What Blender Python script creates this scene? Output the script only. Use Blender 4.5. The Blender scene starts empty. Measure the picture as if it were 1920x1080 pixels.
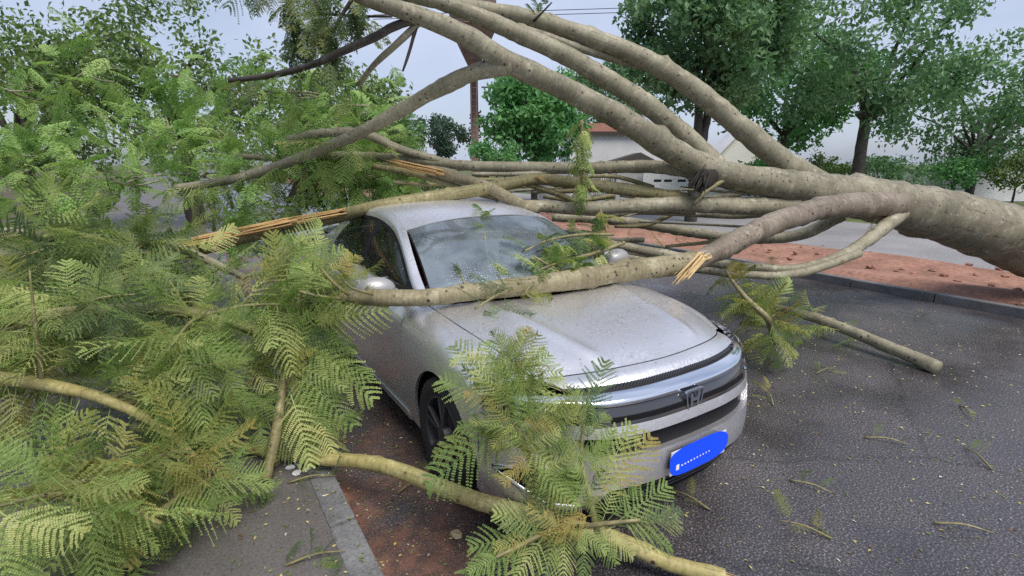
import bpy, bmesh, math, random
import numpy as np
from mathutils import Vector, Matrix
from mathutils.bvhtree import BVHTree

random.seed(7)
rng = np.random.default_rng(7)
SC = bpy.context.scene
COL = SC.collection

# ------------------------------------------------------------------ camera
CAM_H, PITCH, FPX = 1.745, 0.2384, 962.0
cam_d = bpy.data.cameras.new('camera')
cam = bpy.data.objects.new('camera', cam_d)
COL.objects.link(cam)
cam.location = (0, 0, CAM_H)
cam.rotation_euler = (math.pi / 2 - PITCH, 0, 0)
cam_d.sensor_width = 36.0
cam_d.lens = 36.0 * FPX / 1920.0
cam_d.clip_start = 0.05
cam_d.clip_end = 2000.0
SC.camera = cam

# ------------------------------------------------------------------ sky and sun
SUN_EL, SUN_AZ = math.radians(58), math.radians(142)      # high, from behind the photographer's right
world = bpy.data.worlds.new('World')
SC.world = world
world.use_nodes = True
wn, wl = world.node_tree.nodes, world.node_tree.links
bg = wn['Background']
sky = wn.new('ShaderNodeTexSky')
sky.sky_type = 'NISHITA'
sky.sun_disc = False
sky.sun_elevation = SUN_EL
sky.sun_rotation = SUN_AZ
sky.air_density = 1.0
sky.dust_density = 2.0
tc = wn.new('ShaderNodeTexCoord')
mp = wn.new('ShaderNodeMapping')
mp.inputs['Scale'].default_value = (1.0, 1.0, 2.2)
nz = wn.new('ShaderNodeTexNoise')
nz.inputs['Scale'].default_value = 1.7
nz.inputs['Detail'].default_value = 7.0
nz.inputs['Roughness'].default_value = 0.55
cr = wn.new('ShaderNodeValToRGB')
cr.color_ramp.elements[0].position = 0.36
cr.color_ramp.elements[0].color = (0.30, 0.30, 0.30, 1)
cr.color_ramp.elements[1].position = 0.66
cr.color_ramp.elements[1].color = (0.97, 0.97, 0.97, 1)
mx = wn.new('ShaderNodeMix')
mx.data_type = 'RGBA'
mx.inputs[7].default_value = (4.75, 5.35, 6.9, 1)            # sunlit overcast cloud, in the sky texture's own units
wl.new(tc.outputs['Generated'], mp.inputs['Vector'])
wl.new(mp.outputs['Vector'], nz.inputs['Vector'])
wl.new(nz.outputs['Fac'], cr.inputs['Fac'])
wl.new(cr.outputs['Color'], mx.inputs[0])
wl.new(sky.outputs['Color'], mx.inputs[6])
wl.new(mx.outputs[2], bg.inputs['Color'])
bg.inputs['Strength'].default_value = 0.092
sun_d = bpy.data.lights.new('sun', 'SUN')
sun_d.energy = 2.7
sun_d.angle = math.radians(35)
sun_d.color = (1.0, 0.94, 0.85)
sun = bpy.data.objects.new('sun', sun_d)
COL.objects.link(sun)
sd = Vector((math.sin(SUN_AZ) * math.cos(SUN_EL), math.cos(SUN_AZ) * math.cos(SUN_EL), math.sin(SUN_EL)))
sun.rotation_euler = sd.to_track_quat('Z', 'Y').to_euler()
sun.location = (0, 0, 20)
vs = SC.view_settings
vs.view_transform = 'Standard'
vs.look = 'None'
vs.gamma = 1.0
vs.use_curve_mapping = False
vs.exposure = 0.55
SC.cycles.use_denoising = False
SC.cycles.max_bounces = 8
SC.cycles.transparent_max_bounces = 12

# ------------------------------------------------------------------ measuring helpers
_cp, _sp = math.cos(PITCH), math.sin(PITCH)
CAMV = Vector((0, 0, CAM_H))
def ray(u, v):
    a, b = (u - 960.0) / FPX, (540.0 - v) / FPX
    return Vector((a, _cp + b * _sp, -_sp + b * _cp))
def at(u, v, d):                       # a point seen in direction (u, v) at distance d along the view
    return CAMV + ray(u, v) * d
def on_ground(u, v, z=0.0):
    r = ray(u, v)
    return CAMV + r * ((z - CAM_H) / r.z)
def depth_of(p):
    return p.y * _cp - (p.z - CAM_H) * _sp

# ------------------------------------------------------------------ tagging
def tag(o, label=None, cat=None, group=None, kind=None):
    if label: o['label'] = label
    if cat: o['category'] = cat
    if group: o['group'] = group
    if kind: o['kind'] = kind
    return o
def empty(name, loc=(0, 0, 0), rz=0.0, parent=None):
    o = bpy.data.objects.new(name, None)
    COL.objects.link(o)
    o.location = loc
    o.rotation_euler = (0, 0, rz)
    o.empty_display_size = 0.1
    if parent: o.parent = parent
    return o
def link(name, me, mat=None, parent=None):
    if mat is not None and len(me.materials) == 0:
        for m in (mat if isinstance(mat, (list, tuple)) else [mat]):
            me.materials.append(m)
    o = bpy.data.objects.new(name, me)
    COL.objects.link(o)
    if parent: o.parent = parent
    return o
def mesh_np(name, V, F, smooth=True, uv=None, mi=None):
    """V (n,3), F (m,4) or (m,3) integer arrays -> mesh; uv per vertex; mi material index per face"""
    V = np.asarray(V, np.float32); F = np.asarray(F, np.int32)
    me = bpy.data.meshes.new(name)
    k = F.shape[1]
    me.vertices.add(len(V)); me.vertices.foreach_set('co', V.ravel())
    me.loops.add(F.size); me.loops.foreach_set('vertex_index', F.ravel())
    me.polygons.add(len(F))
    me.polygons.foreach_set('loop_start', np.arange(0, F.size, k, dtype=np.int32))
    me.polygons.foreach_set('loop_total', np.full(len(F), k, np.int32))
    me.polygons.foreach_set('use_smooth', np.full(len(F), smooth, bool))
    if mi is not None: me.polygons.foreach_set('material_index', np.asarray(mi, np.int32))
    me.update(calc_edges=True)
    if uv is not None:
        l = me.uv_layers.new(name='UVMap')
        l.data.foreach_set('uv', np.asarray(uv, np.float32)[F.ravel()].ravel())
    me.validate()
    return me
def bm_mesh(name, bm, smooth=False):
    me = bpy.data.meshes.new(name)
    bm.normal_update()
    bm.to_mesh(me); bm.free()
    if smooth:
        me.polygons.foreach_set('use_smooth', np.full(len(me.polygons), True, bool))
    return me
def box_bm(bm, c, s, rot=None, bevel=0.0):
    M = Matrix.Translation(c)
    if rot is not None: M = M @ rot
    r = bmesh.ops.create_cube(bm, size=1.0, matrix=M @ Matrix.Diagonal((s[0], s[1], s[2], 1)))
    if bevel > 0:
        es = list({e for v in r['verts'] for e in v.link_edges})
        bmesh.ops.bevel(bm, geom=es, offset=bevel, segments=2, affect='EDGES', profile=0.6)
def box_mesh(name, c, s, rot=None, bevel=0.0):
    bm = bmesh.new(); box_bm(bm, c, s, rot, bevel); return bm_mesh(name, bm)

# ------------------------------------------------------------------ materials
def mat_new(name):
    m = bpy.data.materials.new(name); m.use_nodes = True
    nt = m.node_tree
    return m, nt.nodes, nt.links, nt.nodes['Principled BSDF']
def simple(name, col, rough=0.5, metal=0.0, coat=0.0, spec=0.5):
    m, n, l, b = mat_new(name)
    b.inputs['Base Color'].default_value = (*col, 1)
    b.inputs['Roughness'].default_value = rough
    b.inputs['Metallic'].default_value = metal
    b.inputs['Coat Weight'].default_value = coat
    b.inputs['Specular IOR Level'].default_value = spec
    return m
def ramp(n, pts):
    r = n.new('ShaderNodeValToRGB')
    e = r.color_ramp.elements
    while len(e) < len(pts): e.new(0.5)
    for q, (p, c) in zip(e, pts):
        q.position = p; q.color = (*c, 1) if len(c) == 3 else c
    return r
def noise(n, l, vec, scale, detail=5, rough=0.55):
    t = n.new('ShaderNodeTexNoise')
    t.inputs['Scale'].default_value = scale
    t.inputs['Detail'].default_value = detail
    t.inputs['Roughness'].default_value = rough
    if vec is not None: l.new(vec, t.inputs['Vector'])
    return t
def mixc(n, l, fac, a, b, mode='MIX'):
    m = n.new('ShaderNodeMix'); m.data_type = 'RGBA'; m.blend_type = mode
    for s, v in ((0, fac), (6, a), (7, b)):
        if isinstance(v, (int, float)): m.inputs[s].default_value = v
        elif isinstance(v, tuple): m.inputs[s].default_value = (*v, 1) if len(v) == 3 else v
        else: l.new(v, m.inputs[s])
    return m.outputs[2]
def bump(n, l, h, b, strength=0.3, dist=0.01):
    k = n.new('ShaderNodeBump')
    k.inputs['Strength'].default_value = strength
    k.inputs['Distance'].default_value = dist
    l.new(h, k.inputs['Height']); l.new(k.outputs['Normal'], b.inputs['Normal'])
    return k

def paint_mat():
    m, n, l, b = mat_new('silver_paint')
    t = n.new('ShaderNodeTexCoord')
    b.inputs['Metallic'].default_value = 0.84
    b.inputs['Coat Weight'].default_value = 0.7
    b.inputs['Coat Roughness'].default_value = 0.24
    v = n.new('ShaderNodeTexVoronoi'); v.inputs['Scale'].default_value = 105.0
    l.new(t.outputs['Object'], v.inputs['Vector'])
    drops = ramp(n, [(0.16, (1, 1, 1)), (0.34, (0, 0, 0))])
    l.new(v.outputs['Distance'], drops.inputs['Fac'])
    nn = noise(n, l, t.outputs['Object'], 6.0, 4)
    wet = ramp(n, [(0.42, (0.1, 0.1, 0.1)), (0.6, (1, 1, 1))])
    l.new(nn.outputs['Fac'], wet.inputs['Fac'])
    h = mixc(n, l, 1.0, drops.outputs['Color'], wet.outputs['Color'], 'MULTIPLY')
    bump(n, l, h, b, 0.28, 0.003)
    n2 = noise(n, l, t.outputs['Object'], 3.0, 8, 0.6)
    c = ramp(n, [(0.3, (0.74, 0.73, 0.745)), (0.7, (0.84, 0.83, 0.845))])
    l.new(n2.outputs['Fac'], c.inputs['Fac'])
    l.new(c.outputs['Color'], b.inputs['Base Color'])
    r = ramp(n, [(0.3, (0.32, 0.32, 0.32)), (0.7, (0.44, 0.44, 0.44))])
    l.new(n2.outputs['Fac'], r.inputs['Fac'])
    n3 = noise(n, l, t.outputs['Object'], 55.0, 3, .7)
    s3 = ramp(n, [(0.44, (0, 0, 0)), (0.56, (1, 1, 1))]); l.new(n3.outputs['Fac'], s3.inputs['Fac'])
    k3 = mixc(n, l, 1.0, s3.outputs['Color'], wet.outputs['Color'], 'MULTIPLY')
    l.new(mixc(n, l, k3, r.outputs['Color'], (0.27, 0.27, 0.27)), b.inputs['Roughness'])
    return m
PAINT = paint_mat()
BLACK = simple('black_plastic', (0.008, 0.008, 0.010), 0.6, 0, 0, .25)
GLOSSBLK = simple('smoked_gloss_panel', (0.05, 0.05, 0.055), 0.12, 0.35, 1.0)
MIRRORP = simple('mirror_paint', (0.36, 0.355, 0.35), 0.42, 0.35, 0.2)
CHROME = simple('bright_chrome', (0.86, 0.88, 0.92), 0.09, 1.0)
SATIN = simple('satin_silver_trim', (0.62, 0.65, 0.70), 0.28, 1.0)
RUBBER = simple('tyre_rubber', (0.018, 0.018, 0.019), 0.72)
RIMM = simple('dark_alloy', (0.085, 0.085, 0.092), 0.45, 0.7)
SEAT = simple('dark_seat_fabric', (0.035, 0.03, 0.032), 0.85)
MAROON = simple('maroon_cloth', (0.16, 0.02, 0.028), 0.8)
SCRIBB = simple('blue_scribble_paint', (0.004, 0.075, 0.95), 0.45)

WHITEP = simple('white_plate_print', (0.8, 0.8, 0.8), 0.4)
def glass_mat(name, tint, haze, hazecol, gloss):
    m, n, l, b = mat_new(name)
    out = n['Material Output']
    t = n.new('ShaderNodeTexCoord')
    tr = n.new('ShaderNodeBsdfTransparent'); tr.inputs['Color'].default_value = (*tint, 1)
    df = n.new('ShaderNodeBsdfDiffuse'); df.inputs['Color'].default_value = (*hazecol, 1)
    gl = n.new('ShaderNodeBsdfGlossy'); gl.inputs['Roughness'].default_value = 0.04
    v = n.new('ShaderNodeTexVoronoi'); v.inputs['Scale'].default_value = 150.0
    l.new(t.outputs['Object'], v.inputs['Vector'])
    d = ramp(n, [(0.12, (1, 1, 1)), (0.3, (0, 0, 0))]); l.new(v.outputs['Distance'], d.inputs['Fac'])
    bk = n.new('ShaderNodeBump'); bk.inputs['Strength'].default_value = 0.25; bk.inputs['Distance'].default_value = 0.004
    l.new(d.outputs['Color'], bk.inputs['Height']); l.new(bk.outputs['Normal'], gl.inputs['Normal'])
    nn = noise(n, l, t.outputs['Object'], 4.0, 5)
    hz = n.new('ShaderNodeMapRange')
    hz.inputs['From Min'].default_value = 0.35; hz.inputs['From Max'].default_value = 0.65
    hz.inputs['To Min'].default_value = haze * 0.5; hz.inputs['To Max'].default_value = haze * 1.5
    l.new(nn.outputs['Fac'], hz.inputs['Value'])
    m1 = n.new('ShaderNodeMixShader'); l.new(hz.outputs['Result'], m1.inputs[0])
    l.new(tr.outputs[0], m1.inputs[1]); l.new(df.outputs[0], m1.inputs[2])
    lw = n.new('ShaderNodeFresnel'); lw.inputs['IOR'].default_value = gloss
    m2 = n.new('ShaderNodeMixShader'); l.new(lw.outputs[0], m2.inputs[0])
    l.new(m1.outputs[0], m2.inputs[1]); l.new(gl.outputs[0], m2.inputs[2])
    l.new(m2.outputs[0], out.inputs['Surface'])
    return m
WSCREEN = glass_mat('wet_windscreen', (0.62, 0.72, 0.74), 0.22, (0.46, 0.56, 0.62), 2.8)
SGLASS = glass_mat('tinted_side_glass', (0.45, 0.52, 0.48), 0.03, (0.3, 0.36, 0.34), 1.6)
LENS = glass_mat('headlight_lens', (0.9, 0.92, 0.95), 0.03, (0.6, 0.6, 0.65), 1.5)

BAND = glass_mat('tinted_band', (0.30, 0.28, 0.36), 0.30, (0.22, 0.20, 0.26), 1.3)

# ------------------------------------------------------------------ the silver car
# car frame: x to its left (photo right), y backwards from the nose, z up
NOSE, CAR_RZ = (0.863, 2.172, 0.0), 0.5642
car = empty('parked_car', NOSE, CAR_RZ)
tag(car, 'wet silver saloon car pinned under the fallen branches', 'car')
CARM = Matrix.Translation(NOSE) @ Matrix.Rotation(CAR_RZ, 4, 'Z')
PANELS = []

def cr1(P, t):
    """Catmull-Rom through rows of P (n, k, 3) at parameters t (index units)"""
    P = np.asarray(P, float); n = len(P)
    Q = np.concatenate([2 * P[:1] - P[1:2], P, 2 * P[-1:] - P[-2:-1]])
    t = np.clip(np.asarray(t, float), 0, n - 1 - 1e-9)
    i = t.astype(int); f = (t - i).reshape(-1, *([1] * (P.ndim - 1)))
    a, b, c, d = Q[i], Q[i + 1], Q[i + 2], Q[i + 3]
    return 0.5 * (2 * b + (c - a) * f + (2 * a - 5 * b + 4 * c - d) * f ** 2 + (3 * b - a - 3 * c + d) * f ** 3)
def surf(ctrl, tu, tv):
    """ctrl (n,m,3) in (lateral, back, height) -> grid (len(tu), len(tv), 3)"""
    a = cr1(ctrl, tu)
    return np.swapaxes(cr1(np.swapaxes(a, 0, 1), tv), 0, 1)
def grid_mesh(name, G, hole=None, snap=None, flange=0.018, side=1, inward=None, off=0.0):
    """grid of points -> panel with rolled edges; hole(c) drops faces, snap(p) pulls the cut edge onto its line"""
    G = np.array(G, float); nu, nv = G.shape[:2]
    G[..., 0] *= side
    bm = bmesh.new()
    vs_ = [[bm.verts.new(G[i, j]) for j in range(nv)] for i in range(nu)]
    for i in range(nu - 1):
        for j in range(nv - 1):
            c = (G[i, j] + G[i + 1, j] + G[i, j + 1] + G[i + 1, j + 1]) / 4
            if hole and hole(c): continue
            f = (vs_[i][j], vs_[i + 1][j], vs_[i + 1][j + 1], vs_[i][j + 1])
            bm.faces.new(f if side > 0 else f[::-1])
    for v in [v for v in bm.verts if not v.link_faces]: bm.verts.remove(v)
    if snap:
        for v in bm.verts:
            if v.is_boundary:
                q = snap(np.array(v.co))
                if q is not None: v.co = q
    bm.normal_update()
    if inward is not None:                              # make normals point outwards
        s = sum((f.normal.dot(f.calc_center_median() - Vector(inward)) for f in bm.faces))
        if s < 0: bmesh.ops.reverse_faces(bm, faces=bm.faces); bm.normal_update()
    if off:
        for v in bm.verts: v.co += v.normal * off
    if flange:
        nrm = {v: v.normal.copy() for v in bm.verts}
        be = [e for e in bm.edges if e.is_boundary]
        r = bmesh.ops.extrude_edge_only(bm, edges=be)
        nv_ = [g for g in r['geom'] if isinstance(g, bmesh.types.BMVert)]
        for v in nv_:
            src = [e.other_vert(v) for e in v.link_edges if e.other_vert(v) in nrm]
            if src: v.co = src[0].co - nrm[src[0]] * flange
        bm.normal_update()
        for e in be: e.smooth = False
    me = bm_mesh(name, bm, True)
    return me
CEN = (0, 2.3, 0.7)
def panel(name, G, mat=None, parent=None, collide=True, **k):
    me = grid_mesh(name, G, inward=k.pop('inward', CEN), **k)
    o = link(name, me, mat or PAINT, parent or car)
    if collide: PANELS.append(o)
    return o
L = np.linspace

# --- bonnet
hood_half = [
 [(0, .222, .826), (.33, .255, .825), (.52, .318, .814), (.640, .395, .796)],
 [(0, .370, .866), (.35, .395, .868), (.56, .460, .850), (.672, .520, .829)],
 [(0, .610, .902), (.38, .630, .908), (.60, .670, .886), (.698, .720, .869)],
 [(0, .890, .928), (.41, .910, .938), (.63, .945, .915), (.722, 1.000, .898)],
 [(0, 1.115, .945), (.42, 1.160, .956), (.64, 1.262, .944), (.742, 1.355, .928)]]
hood = np.array([[(-p[0], p[1], p[2]) for p in r[:0:-1]] + list(r) for r in hood_half])
HG = surf(hood, L(0, 4, 41), L(0, 6, 61))
# two raised creases running back from the grille to the screen pillars
for i in range(41):
    for j in range(61):
        w = abs(HG[i, j, 0]); q = 0.30 + 0.20 * i / 40
        HG[i, j, 2] += 0.012 * min(1, i / 9) * math.exp(-((w - q) / 0.035) ** 2)
panel('hood', HG, inward=(0, .7, 0))

# --- front face: plan columns and height rows
plan = [(0, 0), (.25, .012), (.45, .055), (.60, .135), (.72, .240), (.81, .370), (.866, .545)]
rowsh = [(.170, .130), (.220, .060), (.300, .014), (.400, -.004), (.500, .0), (.600, .014), (.700, .044), (.745, .082), (.796, .150)]
fade = [1, 1, 1, .92, .72, .42, .06]
face = np.array([[(w * (1 - .02 * max(0, .5 - abs(h - .45))) + (0 if k < 6 else -.02 * (h < .25)), s + d * fade[k], h - .012 * (k / 6) ** 2 * (h > .65)) for (h, d) in rowsh]
                 for k, (w, s) in enumerate(plan)])
ROWH = [h for h, _ in rowsh]
def hr(h): return np.interp(h, ROWH, np.arange(len(ROWH)))
PLW = [w for w, _ in plan]
def wr(w): return np.interp(w, PLW, np.arange(len(PLW)))
def front(ws, hs):
    """both halves of the front face between lateral -w..w"""
    ws, hs = np.asarray(ws, float), np.asarray(hs, float)
    g = surf(face, wr(np.abs(ws)), hr(hs))
    g[..., 0] *= np.where(ws < 0, -1, 1)[:, None]
    return g
def inpoly(x, y, P):
    c = False
    for (x1, y1), (x2, y2) in zip(P, P[1:] + P[:1]):
        if (y1 > y) != (y2 > y) and x < (x2 - x1) * (y - y1) / (y2 - y1) + x1: c = not c
    return c
def near_poly(x, y, P):
    best = None
    for (x1, y1), (x2, y2) in zip(P, P[1:] + P[:1]):
        dx, dy = x2 - x1, y2 - y1
        t = max(0, min(1, ((x - x1) * dx + (y - y1) * dy) / (dx * dx + dy * dy)))
        q = (x1 + t * dx, y1 + t * dy); d = math.hypot(q[0] - x, q[1] - y)
        if best is None or d < best[0]: best = (d, q)
    return best
HOLES = [[(-.62, .596), (.62, .596), (.53, .505), (-.53, .505)],
         [(-.47, .352), (.47, .352), (.59, .150), (-.59, .150)],
         [(-.532, .641), (.532, .641), (.532, .72), (-.532, .72)]]
FOG = [(.575, .455), (.80, .425), (.835, .375), (.70, .262), (.60, .255)]
HOLES += [FOG, [(-x, y) for x, y in FOG]]
ws = np.concatenate([L(-.866, .866, 131)])
hs = L(.170, .652, 50)
def fhole(c): return any(inpoly(c[0], c[2], P) for P in HOLES)
def fsnap(p):
    b = min((near_poly(p[0], p[2], P) for P in HOLES), key=lambda q: q[0])
    if b[0] > .014: return None
    x, h = b[1]
    return front([x], [h])[0, 0]
bumper = panel('front_bumper', front(ws, hs), hole=fhole, snap=fsnap, flange=.035, inward=(0, 1.2, .45))
# mesh inserts set back in the openings
def insert(name, ws, hs, depth, mat, parent, clipP=None, slats=0):
    G = front(ws, hs); G[..., 1] += depth
    o = panel(name, G, mat, parent, collide=False, flange=0, inward=(0, 1.2, .45), hole=None)
    return o
up_in = insert('intake_mesh', L(-.66, .66, 41), L(.485, .615, 4), .034, BLACK, bumper)
lo_in = insert('intake_mesh', L(-.64, .64, 41), L(.170, .38, 5), .036, BLACK, bumper)
def bars(bm, w0, h, d, th, n=30):
    G = front(L(-w0, w0, n), [h]); G[..., 1] += d
    for i in range(n - 1):
        a, b = Vector(G[i, 0]), Vector(G[i + 1, 0]); m = (a + b) / 2
        ang = math.atan2((b - a).y, (b - a).x)
        box_bm(bm, m, ((b - a).length * 1.02, .012, th), Matrix.Rotation(ang, 4, 'Z'))
for h in (.250, .285, .320):
    bm = bmesh.new(); bars(bm, .53, h, .024, .007); link('intake_bar', bm_mesh('intake_bar', bm), GLOSSBLK, bumper)
for s in (-1, 1):
    G = front(L(.56, .85, 14) * 1.0, L(.245, .47, 8)); G[..., 1] += .045; G[..., 0] *= s
    surround = panel('fog_lamp_recess', G, BLACK, car, collide=False, flange=0, inward=(0, 1.2, .45))
    # satin blade along the bottom and outer edge of the recess
    pts = [(.595, .262), (.64, .262), (.70, .268), (.76, .318), (.80, .352), (.842, .388), (.835, .402), (.80, .425)]
    wid = [.020, .026, .028, .024, .019, .014, .010, .004]
    V = []
    for (x, h), wd in zip(pts, wid):
        g = front([x], [h])[0, 0]; nrm = np.array([x * .9, -.75, 0]); nrm /= np.linalg.norm(nrm)
        t = np.array([0, 0, wd * .5])
        o2 = g + nrm * .010
        V += [o2 + t, o2 - t, g - nrm * .02 - t, g - nrm * .02 + t]
    V = np.array(V); V[:, 0] *= s
    F = [(4 * i + k, 4 * i + (k + 1) % 4, 4 * i + 4 + (k + 1) % 4, 4 * i + 4 + k) for i in range(len(pts) - 1) for k in range(4)]
    link('silver_blade', mesh_np('silver_blade', V, F, True), SATIN, surround)
    bm = bmesh.new()
    c = front([.67], [.345])[0, 0] + np.array([0, .028, 0])
    bmesh.ops.create_cone(bm, segments=24, radius1=.042, radius2=.036, depth=.03, cap_ends=True,
                          matrix=Matrix.Translation((c[0] * s, c[1], c[2])) @ Matrix.Rotation(math.radians(90), 4, 'X') @ Matrix.Rotation(-.35 * s, 4, 'Y'))
    link('fog_lamp', bm_mesh('fog_lamp', bm, False), LENS, surround)
# lower chin lip
bm = bmesh.new(); bars(bm, .70, .182, -.004, .012, 40); link('chin_lip', bm_mesh('chin_lip', bm), BLACK, bumper)

# --- grille group
panel('smoked_panel', front(L(-.53, .53, 41), L(.642, .738, 7)), GLOSSBLK, flange=.02, inward=(0, 1.2, .45))
grille = panel('upper_grille', front(L(-.53, .53, 41), L(.755, .793, 4)) + np.array([0, .02, 0]), BLACK, flange=.0, inward=(0, 1.2, .5), collide=False)
bm = bmesh.new()
for q in range(60):
    x = -.51 + 1.02 * q / 59
    g = front([x], [.779])[0, 0]
    box_bm(bm, (g[0], g[1] + .012, g[2]), (.006, .01, .026), Matrix.Rotation(math.radians(30), 4, 'Y'))
link('grille_mesh', bm_mesh('grille_mesh', bm), simple('grille_grey', (.05, .055, .065), .4), grille)
bm = bmesh.new(); bars(bm, .46, .668, .002, .024, 44)
link('panel_slot', bm_mesh('panel_slot', bm), BLACK, grille)
lipA = HG[0][::1].copy(); lipA[:, 1] -= .006; lipA[:, 2] -= .003
lipC = front(np.clip(lipA[:, 0], -.60, .60) * .985, [.789])[:, 0]
lipB = lipA * .45 + lipC * .55; lipB[:, 2] += .007; lipB[:, 1] -= .004
panel('hood_lip', surf(np.stack([lipA, lipB, lipC]), L(0, 2, 7), L(0, 60, 61)), PAINT, flange=.02, inward=(0, 1.2, .45))
# chrome wing: bowed bar that thins out into the headlights
V = []; N = 73
for i in range(N):
    w = -.80 + 1.60 * i / (N - 1); a = abs(w)
    hc = .748 if a < .50 else .748 + .006 * min(1, (a - .50) / .08)
    th = .037 if a < .46 else (.037 - .012 * min(1, (a - .46) / .10))
    if a > .56: th = .025 - .013 * (a - .56) / .24
    g0 = front([w], [hc + th / 2])[0, 0]; g1 = front([w], [hc - th / 2])[0, 0]
    nrm = np.array([w * .8, -.8, 0]); nrm /= np.linalg.norm(nrm)
    mid = (g0 + g1) / 2 + nrm * .014
    V += [g0 - nrm * .014, g0 - nrm * .001, mid, g1 + nrm * .022, g1 - nrm * .012]
F = [(5 * i + k, 5 * i + 5 + k, 5 * i + 6 + k, 5 * i + 1 + k) for i in range(N - 1) for k in range(4)]
link('chrome_bar', mesh_np('chrome_bar', V, F, True), CHROME, car)
# emblem: framed capital letter shape, built from tapered bars
bm = bmesh.new()
ec = front([0], [.678])[0, 0]; ey = ec[1] - .014
def quadbar(p, q, w0, w1, y=0.0, th=.010):
    p, q = Vector(p), Vector(q); d = (q - p).normalized(); nn = Vector((-d.z, 0, d.x))
    vs4 = [p + nn * w0, q + nn * w1, q - nn * w1, p - nn * w0]
    a = [bm.verts.new((v.x, ey + y, v.z + ec[2])) for v in vs4]; b = [bm.verts.new((v.x, ey + y + th, v.z + ec[2])) for v in vs4]
    bm.faces.new(a); bm.faces.new(b[::-1])
    for k in range(4): bm.faces.new((a[k], b[k], b[(k + 1) % 4], a[(k + 1) % 4]))
quadbar((-.026, 0, .034), (-.020, 0, -.034), .0085, .0065)
quadbar((.026, 0, .034), (.020, 0, -.034), .0085, .0065)
quadbar((-.020, 0, .0), (.020, 0, .0), .0065, .0065, .001)
fr = [(-.052, .046), (.052, .046), (.058, .038), (.044, -.040), (.036, -.048), (-.036, -.048), (-.044, -.040), (-.058, .038)]
for (x1, z1), (x2, z2) in zip(fr, fr[1:] + fr[:1]): quadbar((x1, 0, z1), (x2, 0, z2), .0042, .0042, .002, .012)
bmesh.ops.recalc_face_normals(bm, faces=bm.faces)
link('emblem', bm_mesh('emblem', bm), SATIN, car)
# number plate: pale, on a dark holder, under an added blue scribble-shaped patch
plate = link('plate_holder', box_mesh('plate_holder', (0, -.010, .430), (.34, .020, .100), None, .006), BLACK, car)
pl = link('number_plate', box_mesh('number_plate', (0, -.022, .430), (.390, .006, .120), None, .0025), simple('pale_plate', (.55, .56, .58), .4), plate)
bm = bmesh.new()
ring = []
for q in range(40):
    t = 2 * math.pi * q / 40; cx, cz = math.cos(t), math.sin(t)
    ring.append(((.207 + .005 * math.sin(3 * t + 1)) * math.copysign(abs(cx) ** .55, cx), .430 + (.071 + .004 * math.sin(2 * t)) * math.copysign(abs(cz) ** .70, cz)))
fa = [bm.verts.new((x, -.0268, z)) for x, z in ring]; fb = [bm.verts.new((x, -.0245, z)) for x, z in ring]
bm.faces.new(fa)
for q in range(40): bm.faces.new((fa[q], fb[q], fb[(q + 1) % 40], fa[(q + 1) % 40]))
bmesh.ops.recalc_face_normals(bm, faces=bm.faces)
link('blue_field', bm_mesh('blue_field', bm), SCRIBB, plate)
bm = bmesh.new()
for q, (x, w_, h_) in enumerate([(-.150, .020, .026)] + [(-.120 + .021 * k, .010 - .0004 * k, .006) for k in range(10)]):
    box_bm(bm, (x, -.0273, .401 + (.004 + .0012 * q if q else .004)), (w_, .0016, h_))
link('plate_print', bm_mesh('plate_print', bm), WHITEP, plate)

# --- headlights
def headlight(s):
    G = front(L(.525, .862, 20), L(.648, .760, 8))
    for i in range(20):
        f = i / 19
        for j in range(8):
            k = j / 7
            G[i, j, 2] = (.648 + .030 * (1 - f) * (1 - k)) + (.112 - .030 * (1 - f)) * k + .014 * f * k
            G[i, j, 1] += .05 * f * f
    B = G.copy(); B[..., 1] += .045; B[..., 0] *= .985
    h = panel('headlight', G, LENS, car, side=s, flange=.03, inward=(0, 1.2, .45), off=.004)
    panel('lamp_housing', B, BLACK, h, collide=False, side=s, flange=0, inward=(0, 1.2, .45))
    bm = bmesh.new()
    for (w, hh, r) in ((.60, .694, .024), (.68, .697, .028), (.765, .700, .030)):
        c = front([w], [hh])[0, 0]
        bmesh.ops.create_uvsphere(bm, u_segments=16, v_segments=10, radius=r,
                                  matrix=Matrix.Translation((c[0] * s * .99, c[1] + .045, c[2])))
    link('reflector', bm_mesh('reflector', bm, True), CHROME, h)
    bm = bmesh.new()
    for q in range(9):
        w = .56 + .28 * q / 8; c = front([w], [.742])[0, 0]
        box_bm(bm, (c[0] * s, c[1] + .018 + .05 * ((w - .525) / .337) ** 2, c[2] + .010 * q / 8), (.028, .012, .008))
    link('daytime_light', bm_mesh('daytime_light', bm), WHITEP, h)
    return h
headlight(-1); headlight(1)

# --- flanks
seam = [(.655, .420, .790), (.685, .580, .838), (.703, .750, .869), (.727, .985, .894), (.738, 1.170, .912), (.748, 1.400, .927)]
crown = [(.760, .470, .768), (.787, .620, .820), (.803, .800, .853), (.806, 1.0, .873), (.806, 1.2, .888), (.808, 1.450, .902)]
should = [(.842, .530, .710), (.866, .650, .748), (.880, .800, .775), (.884, 1.0, .786), (.885, 1.2, .791), (.887, 1.450, .796)]
mids = [(.868, .550, .560), (.893, .650, .580), (.902, .800, .600), (.900, 1.0, .600), (.895, 1.2, .580), (.893, 1.450, .570)]
lows = [(.868, .550, .380), (.886, .660, .380), (.893, .800, .380), (.890, 1.0, .380), (.885, 1.2, .360), (.883, 1.450, .340)]
rocks = [(.845, .550, .190), (.856, .670, .190), (.862, .800, .190), (.860, 1.0, .185), (.850, 1.2, .180), (.845, 1.450, .180)]
fender = np.array([seam, crown, should, mids, lows, rocks])
ST = [1.455, 1.9, 2.5, 3.0, 3.35, 3.7, 4.05, 4.35]
def colm(*wh): return [(w, s, h) for s, (w, h) in zip(ST, wh)]
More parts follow.
